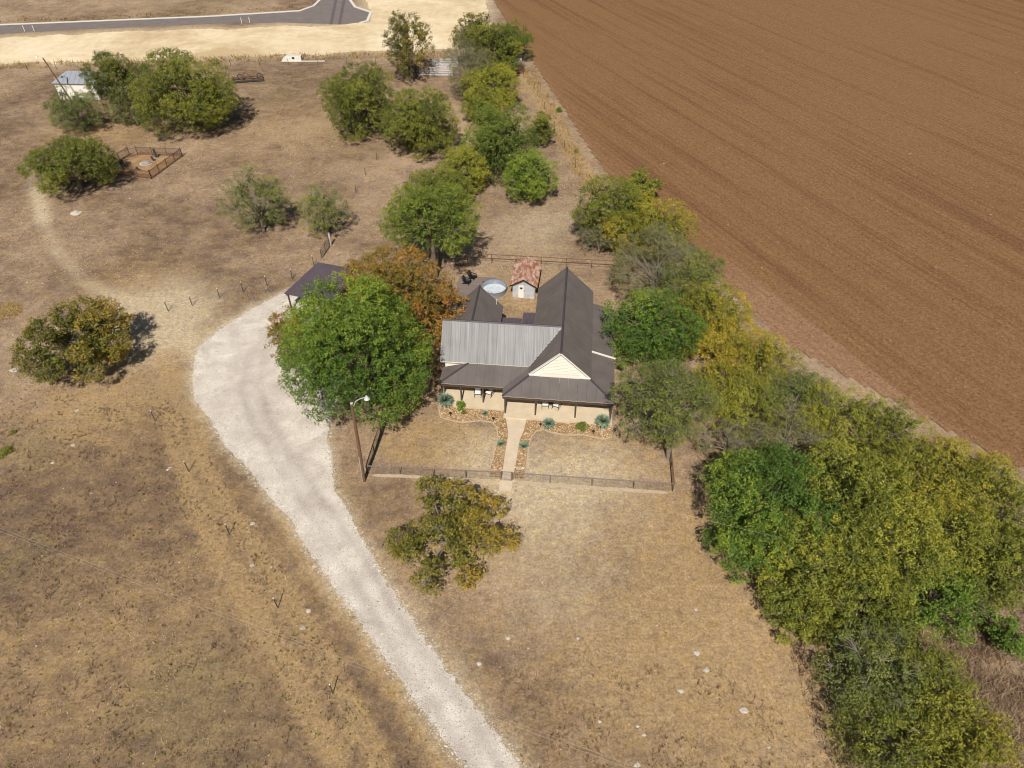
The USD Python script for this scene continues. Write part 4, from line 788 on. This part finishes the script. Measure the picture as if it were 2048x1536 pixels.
# landscape lights
for i, (u, v, l) in enumerate([(901, 832, 'small black path light in the left bed near the big yucca'), (986.5, 842, 'small black path light at the left bed corner by the walk'), (1080.7, 854, 'small black path light left of the middle yucca in the right bed'), (1186.5, 868, 'small black path light left of the trunked yucca')]):
    t = thing('path_light', l, 'garden light', at(u, v)); MB().tube([(0, 0, 0), (0, 0, .4)], .03, 6).build('stem', 'black_paint', t); MB().tube([(0, 0, .4), (0, 0, .46), (0, 0, .5)], [.13, .11, .03], 10).build('hood', 'black_paint', t)

# ------------------------------------------------------------------ trees
def unit(g, n):
    v = g.normal(size=(n, 3)); return v / np.linalg.norm(v, axis=1, keepdims=True)
def leaves(centres, radii, tints, per, size, g, flatz=.8, up=.35, aspect=.55):
    """leaf-sized triangles through clumps; returns (v, f), tint"""
    n = len(centres) * per
    ci = np.repeat(np.arange(len(centres)), per)
    d = unit(g, n); d[:, 2] += .18; d /= np.linalg.norm(d, axis=1, keepdims=True)
    r = g.random(n) ** .42
    pos = centres[ci] + d * (radii[ci] * r)[:, None] * (1, 1, flatz)
    nrm = d * .85 + unit(g, n) * .75; nrm[:, 2] += up * .5; nrm /= np.linalg.norm(nrm, axis=1, keepdims=True)
    t = np.cross(nrm, unit(g, n)); t /= np.maximum(np.linalg.norm(t, axis=1, keepdims=True), 1e-6); b = np.cross(nrm, t)
    s = (size * g.uniform(.6, 1.35, n))[:, None]
    v = np.stack([pos - t * s * .5 - b * s * aspect * .5, pos - t * s * .5 + b * s * aspect * .5, pos + t * s * .7], 1)
    ti = np.clip(tints[ci] + g.normal(0, .13, n), 0, 1)
    return (v.reshape(-1, 3), np.arange(3 * n).reshape(-1, 3)), np.repeat(ti, 3)
# kind: material, leaf size, clump radius (m), leaves per m2 factor, gap, tint mean, lobes
KIND = {'oak': ('leaf_oak', .165, .44, 1.0, .18, .5), 'elm': ('leaf_elm', .155, .42, 1.15, .17, .45), 'bright': ('leaf_bright', .165, .44, 1.05, .17, .5), 'yellow': ('leaf_yellow', .145, .42, .85, .19, .5), 'orange': ('leaf_orange', .165, .44, .95, .18, .5),
        'autumn': ('leaf_autumn', .20, .50, .85, .24, .45), 'mesquite': ('leaf_mesquite', .125, .42, 1.05, .17, .45), 'grey': ('leaf_grey', .12, .42, .75, .25, .45), 'olive': ('leaf_elm', .13, .42, .8, .18, .75), 'bare': ('leaf_grey', .12, .42, .8, .28, .6)}
PER = 26
def tree(uc, vc, a, b, kind, label, clear=-.06, base=None, seed=None, tint=None, lobes=None, name=None, cat='tree', group=None, flat_=1.0, dens=1.0, spread=None):
    seed = seed if seed is not None else int(uc * 7 + vc * 13) % 9973
    a, b = a * 1.05, b * 1.05
    g = np.random.default_rng(seed)
    mat, ls, cr, den, gap, tm = KIND[kind]; tm = tint if tint is not None else tm; den *= dens
    zc = 3.0
    if base is not None:
        bp = at(*base); zc = 3.0
        for _ in range(12):
            p = at(uc, vc, zc); zc += (bp[1] - p[1]) * -1.0 * (-.6) if False else 0
            # height at which the sight line through the crown centre stands over the base
            fw = FPX * math.cos(PITCH) - (vc - 768) * math.sin(PITCH); ve = FPX * math.sin(PITCH) + (vc - 768) * math.cos(PITCH)
            zc = max(1.0, CAMH - (bp[1] + .5) * ve / fw)
        C = at(uc, vc, zc); m = mpp(C); rh = a * m
        phi = math.atan2(CAMH - zc, np.hypot(*C[:2])); rz = math.sqrt(max(((b * m) ** 2 - (rh * math.sin(phi)) ** 2), (.5 * rh * math.cos(phi)) ** 2)) / math.cos(phi); rz = min(rz, zc - .6)
    else:
        for _ in range(15):
            C = at(uc, vc, zc); m = mpp(C); rh = a * m
            phi = math.atan2(CAMH - zc, np.hypot(*C[:2]))
            rz = math.sqrt(max(((b * m) ** 2 - (rh * math.sin(phi)) ** 2), (.55 * rh * math.cos(phi)) ** 2)) / math.cos(phi)
            rz = min(rz, 1.25 * rh) * flat_; zc = rz * (1 + clear) + .1
        bp = np.array([C[0], C[1], 0.0])
    ry = min(rh, max(.6 * rh, (b * m) / max(math.sin(phi), .2))) if base is None else rh * .9
    Rv = np.array([rh, ry, rz])
    t = thing(name or 'tree', label, cat, bp, 0.0, group)
    C0 = C - bp
    # lobes bulging from a core, clumps on the outer faces of the lobes
    nl = lobes or int(np.clip(9 + rh * 2.4, 9, 28))
    ld = unit(g, nl * 12); ld = ld[ld[:, 2] > -.8]; pick = [ld[0]]
    for q in ld[1:]:
        if len(pick) < nl and min(np.linalg.norm(q - p) for p in pick) > 2.1 / math.sqrt(nl): pick.append(q)
    ld = np.array(pick); nl = len(ld)
    lsz = g.uniform(*(spread or (.25, .44)), nl)
    lc = ld * (1 - lsz * .92)[:, None] * g.uniform(.84, 1.1, (nl, 1)); lc = np.vstack([lc, [[0, 0, -.02]]]); lsz = np.r_[lsz, .60 if spread is None else .38]
    hv = unit(g, 1)[0] * (1, 1, .4) * .28      # one side of the crown has turned more than the other
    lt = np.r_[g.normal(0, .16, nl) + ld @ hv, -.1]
    ncl = int(np.clip(den * rh * (rh + rz) * .5 * (21.0 if gap < .2 else 18.0) / (cr / .6) ** 2, 40, 4200))
    wgt = lsz ** 2; wgt[-1] *= .7
    li = g.choice(nl + 1, ncl, p=wgt / wgt.sum())
    cd = unit(g, ncl) + np.vstack([ld, [[0, 0, .3]]])[li] * .55; cd[:, 2] += .22; cd /= np.linalg.norm(cd, axis=1, keepdims=True)
    cc = lc[li] + cd * lsz[li][:, None] * (g.random(ncl) ** .18)[:, None] * g.uniform(.9, 1.1, (ncl, 1))
    keep = (meshkit.noise(cc * 3.2 + seed, seed) > gap)
    cc, li = cc[keep], li[keep]
    P3 = C0 + cc * Rv * 1.06
    P3[:, 2] = np.where(P3[:, 2] < .25, .25 + g.random(len(P3)) * .8, P3[:, 2])
    crr = cr * g.uniform(.65, 1.3, len(P3)) * min(1.0, .42 + rh / 7)
    tints = np.clip(tm + lt[li] + g.normal(0, .15, len(P3)), 0, 1)
    vf, ti = leaves(P3, crr, tints, PER, ls * (1.0 if rh > 2 else .8), g)
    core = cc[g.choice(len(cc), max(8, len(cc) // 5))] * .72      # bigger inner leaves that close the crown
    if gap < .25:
        c2v, c2t = leaves(np.maximum(C0 + core * Rv, (-99, -99, .3)), np.full(len(core), cr * 1.2), np.full(len(core), max(0, tm - .4)), 22, ls * 1.9, g)  # core leaves tinted darker: shade inside the crown painted into leaf colour
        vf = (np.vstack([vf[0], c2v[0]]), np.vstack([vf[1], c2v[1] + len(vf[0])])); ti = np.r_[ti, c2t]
    # trunk, limbs, twigs
    tr = MB(); r0 = max(.07, .045 * rh + .02) if base is None else max(.12, .05 * rh)
    hub = C0 * .62 + (0, 0, 0); hub[2] = max(.35, C0[2] - rz * .55)
    tr.tube([(0, 0, 0), hub * .5 + g.normal(0, .05, 3) * (1, 1, 0), hub], [r0 * 1.25, r0, r0 * .85], 8)
    tr.build('trunk', 'bark' if kind not in ('grey', 'bare', 'mesquite', 'autumn') else 'bark_pale', t)
    lm = MB()
    for i in range(nl):
        e = C0 + lc[i] * Rv; mid = hub + (e - hub) * .5 + (0, 0, .12 * rz)
        lm.tube([hub - (0, 0, .1), mid, e], [r0 * .42, r0 * .24, r0 * .10], 6)
    nt = min(len(P3), 260 if kind in ('bare', 'grey', 'autumn', 'mesquite') else 70)
    for i in g.choice(len(P3), nt, replace=False):
        e = C0 + lc[li[i]] * Rv; q = P3[i]; mid = (e + q) / 2 + g.normal(0, .12, 3)
        lm.tube([e, mid, q + (q - e) * (.10 if kind == 'bare' else 0)], [max(.022, r0 * .14), .018, .009], 4, False)
    lm.build('limbs', 'bark' if kind not in ('grey', 'bare', 'mesquite', 'autumn') else 'bark_pale', t)
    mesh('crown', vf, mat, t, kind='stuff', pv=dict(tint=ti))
    return t
OR, HG = 'orchard trees', 'hedgerow trees'
TREES = [
 # far left clump
 (150, 220, 50, 42, 'mesquite', 'loose grey green tree before the white shed, leftmost of its clump', {}),
 (234, 174, 52, 76, 'elm', 'tall dark wispy tree rising beside the white shed roof', dict(tint=.15)),
 (262, 212, 40, 38, 'grey', 'small bushy tree squeezed between two trees of the far left clump', {}),
 (368, 188, 97, 75, 'elm', 'broad dense green tree, rightmost of the far left clump', dict(tint=.35)),
 (144, 332, 80, 54, 'elm', 'dark green spreading tree beside the graveyard', dict(tint=.2)),
 (512, 405, 62, 65, 'mesquite', 'airy yellow green tree alone in the pasture, left of a smaller one', dict(dens=.62)),
 (647, 423, 50, 50, 'mesquite', 'small airy yellow green tree just above the open field gate', dict(tint=.65, dens=.62)),
 (722, 206, 75, 68, 'elm', 'rounded two-humped green tree at the left end of the orchard', dict(tint=.3)),
 (842, 248, 76, 63, 'elm', 'wide drooping green tree right of the two-humped one', dict(tint=.35)),
 (818, 93, 45, 54, 'autumn', 'tall narrow olive tree at the edge of the bare earth by the corral', dict(tint=.3, flat_=1.25)),
 (952, 76, 48, 40, 'autumn', 'dark olive tree top, farthest of the group at the corral', dict(tint=.2, clear=.4)),
 (985, 104, 58, 50, 'elm', 'mid green tree in the middle of the corral group', dict(tint=.3)),
 (1030, 84, 36, 37, 'oak', 'dark green round tree at the corner of the ploughed field', dict(tint=.5)),
 (940, 136, 50, 60, 'grey', 'grey dusty tree just right of the long corral boards', dict(tint=.25, dens=1.6)),
 (982, 172, 55, 43, 'elm', 'yellowish green tree under the corral group', dict(tint=.95)),
 (964, 212, 40, 34, 'elm', 'small light green tree below the yellowish one', dict(tint=.7)),
 (1000, 283, 74, 72, 'oak', 'large dark green tree in the middle of the right orchard', dict(tint=.5)),
 (1080, 260, 26, 33, 'elm', 'small green tree next to the field fence, right of the large dark one', dict(tint=.4)),
 (1061, 352, 52, 54, 'bright', 'round bright green tree nearest the field fence', dict(tint=.75)),
 (928, 342, 48, 44, 'elm', 'light yellow green tree left of the large dark orchard tree', dict(tint=.75)),
 (880, 385, 66, 48, 'elm', 'dull olive tree right behind the big oak', dict(tint=.2)),
 (860, 440, 97, 76, 'oak', 'big dark green oak with a bare leaning trunk behind the yard', dict(base=(871, 556), tint=.65)),
 # beside the house
 (798, 602, 118, 110, 'orange', 'large orange leaved tree behind the big green one, touching the house roof', dict(tint=.38)),
 (578, 674, 46, 54, 'orange', 'small orange tree by the carport post at the drive', dict(tint=.35)),
 (714, 714, 139, 150, 'bright', 'very large bright green tree left of the house', dict(tint=.48, dens=1.45, lobes=32)),
 (148, 684, 106, 90, 'autumn', 'spreading olive brown tree alone at the left edge', dict(clear=.0, tint=.42, spread=(.21, .34), lobes=19, dens=1.3, flat_=.74)),
 (893, 1068, 120, 104, 'autumn', 'low spreading yellow brown tree in front of the gate', dict(clear=.15, tint=.55, spread=(.19, .31), lobes=14, flat_=.75, dens=1.1)),
 # hedgerow beside the field
 (1284, 376, 36, 34, 'elm', 'olive green tree top, farthest along the hedgerow', dict(tint=.55)),
 (1215, 425, 68, 66, 'elm', 'green tree at the far left end of the hedgerow', dict(tint=.4)),
 (1200, 478, 42, 34, 'grey', 'grey shaded bush under the far end of the hedgerow', dict(tint=.2)),
 (1298, 455, 94, 56, 'yellow', 'yellowing tree near the far end of the hedgerow', dict(tint=.35)),
 (1316, 535, 90, 74, 'bare', 'half bare grey tree showing its upright branches in the hedgerow', dict(tint=.5, dens=1.5)),
 (1300, 660, 90, 84, 'bright', 'dense dark green tree against the right side of the house', dict(tint=.4)),
 (1385, 570, 70, 62, 'mesquite', 'dull green tree between the bare tree and the field', dict(tint=.6)),
 (1424, 625, 70, 66, 'yellow', 'yellow green tree at the field edge behind the dense dark one', dict(tint=.2)),
 (1440, 690, 84, 62, 'yellow', 'golden yellow tree in the middle of the hedgerow', dict(tint=.75)),
 (1520, 735, 74, 66, 'yellow', 'dull gold tree right of the golden one at the field edge', dict(tint=.35)),
 (1448, 775, 70, 60, 'yellow', 'lower yellow green tree under the golden one', dict(tint=.25)),
 (1330, 808, 100, 86, 'mesquite', 'feathery grey green tree with a thin trunk by the right fence', dict(base=(1338, 915), tint=.35)),
 (1496, 818, 74, 64, 'olive', 'olive bushy tree right of the feathery grey green one', dict()),
 (1590, 800, 72, 62, 'mesquite', 'thin greyish tree at the field edge below the dull gold one', dict(tint=.6)),
 (1685, 830, 84, 68, 'olive', 'yellow green tree on the field edge, left of a smaller bush', dict(tint=.85)),
 (1790, 865, 68, 58, 'olive', 'small yellow green bush sticking out toward the field', dict(tint=.7)),
 (1462, 885, 72, 54, 'grey', 'dry twiggy bush left above the big green trees', dict(tint=.6)),
 (1575, 882, 88, 62, 'bare', 'thinly leaved tangled grey bush above the big green trees', dict(dens=1.5)),
 (1545, 1000, 132, 112, 'bright', 'big dark green tree at the left front of the wood', dict(tint=.35, clear=.3)),
 (1500, 1080, 78, 74, 'bright', 'green tree leaning over the grass below the big dark one', dict(tint=.35)),
 (1700, 985, 110, 100, 'elm', 'broad mid green tree in the middle of the wood', dict(tint=.6, clear=.3)),
 (1815, 960, 90, 84, 'yellow', 'yellow green tree near the field side of the wood', dict(tint=.15, clear=.2)),
 (1925, 960, 96, 84, 'yellow', 'yellowest tree of the wood beside the ploughed field', dict(tint=.4)),
 (2020, 1015, 84, 76, 'olive', 'olive tree at the right edge above the wood', dict(tint=.6)),
 (1640, 1120, 112, 96, 'elm', 'olive green tree in the lower middle of the wood', dict(tint=.6, clear=.25)),
 (1780, 1090, 108, 96, 'elm', 'mid green tree right of the centre of the wood', dict(tint=.8, clear=.25)),
 (1905, 1085, 92, 88, 'olive', 'light olive tree on the right of the wood', dict(tint=.85)),
 (1985, 1130, 80, 84, 'elm', 'green tree at the right edge beside the dry brush', dict(tint=.6)),
 (1600, 1205, 80, 70, 'elm', 'green tree at the lower left of the wood', dict(tint=.55)),
 (1730, 1210, 100, 76, 'elm', 'olive tree at the bottom of the wood above the bare one', dict(tint=.6)),
 (1870, 1190, 96, 80, 'bright', 'brighter green tree at the lower right of the wood', dict(tint=.65)),
 (1745, 1340, 112, 92, 'mesquite', 'grey green tree with some pale bare branches, just below the wood', dict(tint=.3, clear=.3)),
 (1860, 1390, 115, 92, 'olive', 'olive yellow tree right of the half bare grey one', dict(tint=.55)),
 (1795, 1490, 118, 96, 'olive', 'olive tree at the bottom edge of the wood', dict(tint=.45)),
 (1925, 1500, 104, 96, 'yellow', 'tawny leaved tree at the bottom right', dict(tint=.2)),
 (2022, 1275, 38, 58, 'bright', 'bright green bush at the right edge', dict(tint=.6)),
]
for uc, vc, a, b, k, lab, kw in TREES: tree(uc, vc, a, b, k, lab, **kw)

# field-side seedlings and yard plants
def bush(name, label, cat, p, r, h, mat, seed, ls=.10, n=26, per=26, tint=.5):
    g = np.random.default_rng(seed); t = thing(name, label, cat, p)
    c = unit(g, n); c[:, 2] = np.abs(c[:, 2]); P3 = c * (r * .75, r * .75, h * .75) * (g.random((n, 1)) ** .4) + (0, 0, h * .15)
    vf, ti = leaves(P3, np.full(n, r * .33), np.clip(tint + g.normal(0, .12, n), 0, 1), per, ls, g)
    st = MB()
    for q in P3[:10]: st.tube([(0, 0, 0), q * .6, q], [.03, .02, .01], 4, False)
    st.build('stems', 'bark', t); mesh('foliage', vf, mat, t, kind='stuff', pv=dict(tint=ti)); return t
bush('shrub', 'small dark green shrub at the edge of the ploughed field', 'shrub', at(1118, 224), .65, 1.1, 'leaf_oak', 3, .16)
bush('shrub', 'tiny green shrub by the field fence, below the other', 'shrub', at(1152, 305), .4, .6, 'leaf_oak', 4, .14)
bush('shrub', 'leafy green shrub in the left bed by the porch post', 'shrub', atc(318, 400), .55, 1.3, 'leaf_bright', 5, .13, 40)
bush('shrub', 'small rounded shrub at the foot of the leafy one in the left bed', 'shrub', atc(345, 445), .28, .4, 'leaf_oak', 6, .08)
bush('shrub', 'low dark green shrub between the two yuccas of the right bed', 'shrub', atc(1560, 600), .75, .65, 'leaf_oak', 7, .11, 40)
bush('weed', 'patch of green weeds at the left edge of the pasture', 'weed', at(12, 905), .9, .4, 'leaf_elm', 8, .14)
bush('weed', 'green weed tuft near the left edge, lower down', 'weed', at(28, 866), .35, .3, 'leaf_elm', 9, .1)
def yucca(name, label, p, r, seed, trunk=0.0, n=170, mat='leaf_yucca', up=.25):
    g = np.random.default_rng(seed); t = thing(name, label, 'yucca', p)
    if trunk: MB().tube([(0, 0, 0), (0, 0, trunk)], [.14, .12], 9).build('trunk', 'limestone' if trunk > .5 else 'bark', t)
    d = unit(g, n); d[:, 2] = np.where(d[:, 2] < -.45, -d[:, 2], d[:, 2]) if trunk else np.abs(d[:, 2]) + .05
    d[:, 2] += up; d /= np.linalg.norm(d, axis=1, keepdims=True)
    o = np.array([0, 0, trunk + (r * .55 if trunk else .08)]); s = np.cross(d, (0, 0, 1.0)); s /= np.linalg.norm(s, axis=1, keepdims=True)
    L = (r * g.uniform(.8, 1.12, n))[:, None]; w = .028 + .02 * r
    v = np.stack([o + d * L * .05 - s * w * .6, o + d * L * .05 + s * w * .6, o + d * L * .5 + s * w, o + d * L - (0, 0, .06) * L, o + d * L * .5 - s * w], 1)
    f = np.array([(0, 1, 2), (0, 2, 4), (4, 2, 3)])[None] + 5 * np.arange(n)[:, None, None]
    mesh('leaf_rosette', (v.reshape(-1, 3), f.reshape(-1, 3)), mat, t, kind='stuff', pv=dict(tint=np.repeat(np.clip(g.normal(.5, .22, n), 0, 1), 5)))
    return t
yucca('yucca', 'large round blue green yucca at the left end of the porch', atc(158, 395), .92, 1, .55, 420)
yucca('yucca', 'blue green yucca by the walk in the right bed', atc(1212, 600), .72, 2, .25, 300)
yucca('yucca', 'round blue green yucca on a white trunk at the right end of the bed', atc(1760, 635), .85, 3, .95, 400)
yucca('yucca', 'small blue green yucca in the left bed', atc(560, 455), .42, 4, 0, 120)
yucca('yucca', 'small spiky yucca left of the walk', atc(728, 765), .52, 5, 0, 120)
yucca('yucca', 'small spiky yucca right of the walk', atc(962, 790), .62, 6, 0, 150)

# ------------------------------------------------------------------ grass, weeds, clods, loose stone
block = shapely.union_all([drive, slab_poly, walk, bedL, bedR, field, dirt, road, pad])
shapely.prepare(block); shapely.prepare(drive)
def blades(xy0, h, w, g, tint):
    n = len(xy0); th = g.uniform(0, 6.283, n); ln = g.normal(0, .55, (n, 2)) * h[:, None]
    p = np.column_stack([xy0, np.zeros(n)]); s = np.column_stack([np.cos(th), np.sin(th), np.zeros(n)]) * (w * .5)[:, None]
    v = np.stack([p - s, p + s, p + np.column_stack([ln, h])], 1)
    return (v.reshape(-1, 3), np.arange(3 * n).reshape(-1, 3)), np.repeat(tint, 3)
def field_pts(n, poly, g, keepnoise=None):
    x0, y0, x1, y1 = poly.bounds; p = g.uniform((x0, y0), (x1, y1), (n, 2)); p = p[shapely.contains_xy(poly, p[:, 0], p[:, 1])]
    return p[~shapely.contains_xy(block, p[:, 0], p[:, 1])]
g = np.random.default_rng(21)
near = Polygon([tuple(at(u, v)[:2]) for u, v in [(-40, 1570), (2090, 1570), (2090, 560), (-40, 560)]])
p = field_pts(330000, near, g)
k = meshkit.fbm(np.column_stack([p * .9, p[:, 0] * 0]), 4, 3); p = p[g.random(len(p)) < np.clip((k - .25) * 1.9, .12, 1)]
h = g.uniform(.04, .13, len(p)); tn = np.clip(.62 - (meshkit.fbm(np.column_stack([p * .16, p[:, 0] * 0]), 3, 8) - .5) * 1.3 + g.normal(0, .3, len(p)), 0, 1)
vf, ti = blades(p, h, g.uniform(.03, .075, len(p)), g, tn); mesh('dry_grass', vf, 'dry_blade', kind='stuff', pv=dict(tint=ti), label='short dry grass over the near pasture and lawns')
mid = Polygon([tuple(at(u, v)[:2]) for u, v in [(-40, 560), (1300, 560), (1060, 135), (-40, 150)]])
p = field_pts(170000, mid, g); k = meshkit.fbm(np.column_stack([p * .6, p[:, 0] * 0]), 4, 5); p = p[g.random(len(p)) < np.clip((k - .3) * 2.2, .05, 1)]
h = g.uniform(.05, .16, len(p)); tn = np.clip(.55 - (meshkit.fbm(np.column_stack([p * .10, p[:, 0] * 0]), 3, 9) - .5) * 1.2 + g.normal(0, .3, len(p)), 0, 1)
vf, ti = blades(p, h, g.uniform(.06, .13, len(p)), g, tn); mesh('dry_grass', vf, 'dry_blade', kind='stuff', pv=dict(tint=ti), label='short dry grass over the far pasture')
# taller golden grass: field fence line, far edge, dry brush at the lower right, hay patch
def tall(label, poly, n, h0, h1, w, mat='gold_blade', tint=.55, name='tall_grass'):
    x0, y0, x1, y1 = poly.bounds; q = g.uniform((x0, y0), (x1, y1), (n, 2)); q = q[shapely.contains_xy(poly, q[:, 0], q[:, 1])]
    q = q[g.random(len(q)) < np.clip((meshkit.fbm(np.column_stack([q * .8, q[:, 0] * 0]), 3, 6) - .25) * 2.4, 0, 1)]
    vf, ti = blades(q, g.uniform(h0, h1, len(q)), g.uniform(w * .6, w, len(q)), g, np.clip(g.normal(tint, .2, len(q)), 0, 1)); mesh(name, vf, mat, kind='stuff', pv=dict(tint=ti), label=label)
fencel = LineString([at(u, v)[:2] for u, v in [(1056, 140), (1078, 180), (1099, 222), (1119, 262), (1140, 300), (1163, 340), (1195, 392)]])
tall('strip of tall golden grass along the field fence', fencel.buffer(1.5, cap_style=2), 9000, .3, .9, .12, tint=.45)
tall('fringe of dry grass between the far pasture and the bare earth', LineString([at(u, v)[:2] for u, v in [(-100, 135), (200, 128), (500, 118), (760, 112), (900, 108)]]).buffer(1.8, cap_style=2), 9000, .3, .9, .22, tint=.4)
tall('dry tangled brush at the lower right corner', Polygon(pxpoly([(1880, 1180), (2100, 1140), (2100, 1600), (1960, 1600), (1900, 1380)])), 26000, .25, .8, .06, mat='dry_blade', tint=.5, name='dry_brush')
tall('dry grass and brush under the hedgerow', Polygon(pxpoly([(1225, 560), (1340, 560), (1440, 700), (1560, 800), (1880, 900), (2040, 990), (2060, 1200), (1900, 1560), (1650, 1540), (1560, 1240), (1440, 1040), (1390, 900), (1250, 760)])), 60000, .2, .7, .08, mat='dry_blade', tint=.42, name='dry_brush')
tall('golden patch of cut hay at the left edge', rough_poly(pxpoly([(-10, 603), (40, 605), (50, 622), (35, 638), (-10, 640)]), .3, .3, 4), 9000, .06, .2, .14, tint=.85, name='hay')
tall('weedy fringe along the paved street', LineString([at(u, v)[:2] for u, v in [(-100, 46), (200, 36), (430, 24), (600, 16)]]).buffer(1.5), 5000, .15, .6, .22, mat='gold_blade', tint=.1, name='weeds')
# standing tufts of dead grass with their own shadows
tp = field_pts(26000, Polygon(pxpoly([(-40, 780), (330, 780), (640, 1250), (860, 1560), (-40, 1560)])).union(Polygon(pxpoly([(1000, 1330), (1450, 1330), (1700, 1570), (1050, 1570)]))), g)
tp = tp[g.random(len(tp)) < np.clip((meshkit.fbm(np.column_stack([tp * .5, tp[:, 0] * 0]), 4, 14) - .40) * 3.2, .02, 1)]
tq = np.repeat(tp, 7, 0) + g.normal(0, .05, (len(tp) * 7, 2)); tt_ = np.clip(np.repeat(g.normal(.42, .25, len(tp)), 7) + g.normal(0, .12, len(tq)), 0, 1)
vf, ti = blades(tq, g.uniform(.10, .28, len(tq)), g.uniform(.025, .05, len(tq)), g, tt_); mesh('grass_tufts', vf, 'dry_blade', kind='stuff', pv=dict(tint=ti), label='standing tufts of dead grass in the near pasture')
# scattered green weeds in the lower left pasture
wp = field_pts(2600, Polygon(pxpoly([(-40, 880), (300, 880), (640, 1250), (860, 1560), (-40, 1560)])), g); wp = wp[g.random(len(wp)) < np.clip((meshkit.fbm(np.column_stack([wp * .35, wp[:, 0] * 0]), 3, 2) - .42) * 5, 0, 1)]
c3 = np.column_stack([wp, np.full(len(wp), .04)]); vf, ti = leaves(c3, np.full(len(c3), .09), np.clip(g.normal(.4, .2, len(c3)), 0, 1), 7, .10, g); mesh('weeds', vf, 'leaf_elm', kind='stuff', pv=dict(tint=ti), label='scattered small green weeds in the lower left pasture')
# loose pale stones in the pasture
q = field_pts(1500, Polygon(pxpoly([(-40, 1570), (1700, 1570), (1380, 950), (1250, 560), (1060, 150), (-40, 160)])), g); q = q[g.random(len(q)) < np.clip((meshkit.fbm(np.column_stack([q * .12, q[:, 0] * 0]), 3, 12) - .3) * 3, .1, 1)]
vf, ti = pebbles(q, .07, g); mesh('pasture_stones', vf, 'pale_stone', kind='stuff', pv=dict(tint=ti), label='small pale stones strewn over the pasture')
# gravel fringe
ring = drive.boundary.buffer(.45); q = scatter(ring, 15000, g); q = q[g.random(len(q)) < np.exp(-(shapely.distance(drive.boundary, shapely.points(q)) / .22))]
vf, ti = pebbles(q, .05, g, .004); mesh('loose_gravel', vf, 'pale_stone', kind='stuff', pv=dict(tint=ti), label='loose stones along the edges of the gravel drive')
q = scatter(drive, 22000, g); vf, ti = pebbles(q, .034, g, .004); mesh('drive_gravel', vf, 'pale_stone', kind='stuff', pv=dict(tint=np.clip(ti * 1.1 - .15, 0, 1)), label='gravel stones on the drive')
# clods and straw on the ploughed field, thinning with distance
q = g.uniform((-8, 30), (150, 200), (1500000, 2)); dd = np.hypot(q[:, 0], q[:, 1] + 20); q = q[g.random(len(q)) < np.clip(75 / dd, 0, 1) ** 2.8]
q = q[shapely.contains_xy(field.buffer(-.5), q[:, 0], q[:, 1])]
si = meshkit.fbm(np.column_stack([(q @ s_dir) * .5, (q @ ROW) * .05, q[:, 0] * 0]), 3, 31); q = q[g.random(len(q)) < np.clip((si - .2) * 1.8, .15, 1)]
vf, ti = pebbles(q, .055, g, .035, .8); ti = np.clip(ti - .12, 0, 1); mesh('soil_clods', vf, 'clod', kind='stuff', pv=dict(tint=ti), label='clods and straw bits on the ploughed field')
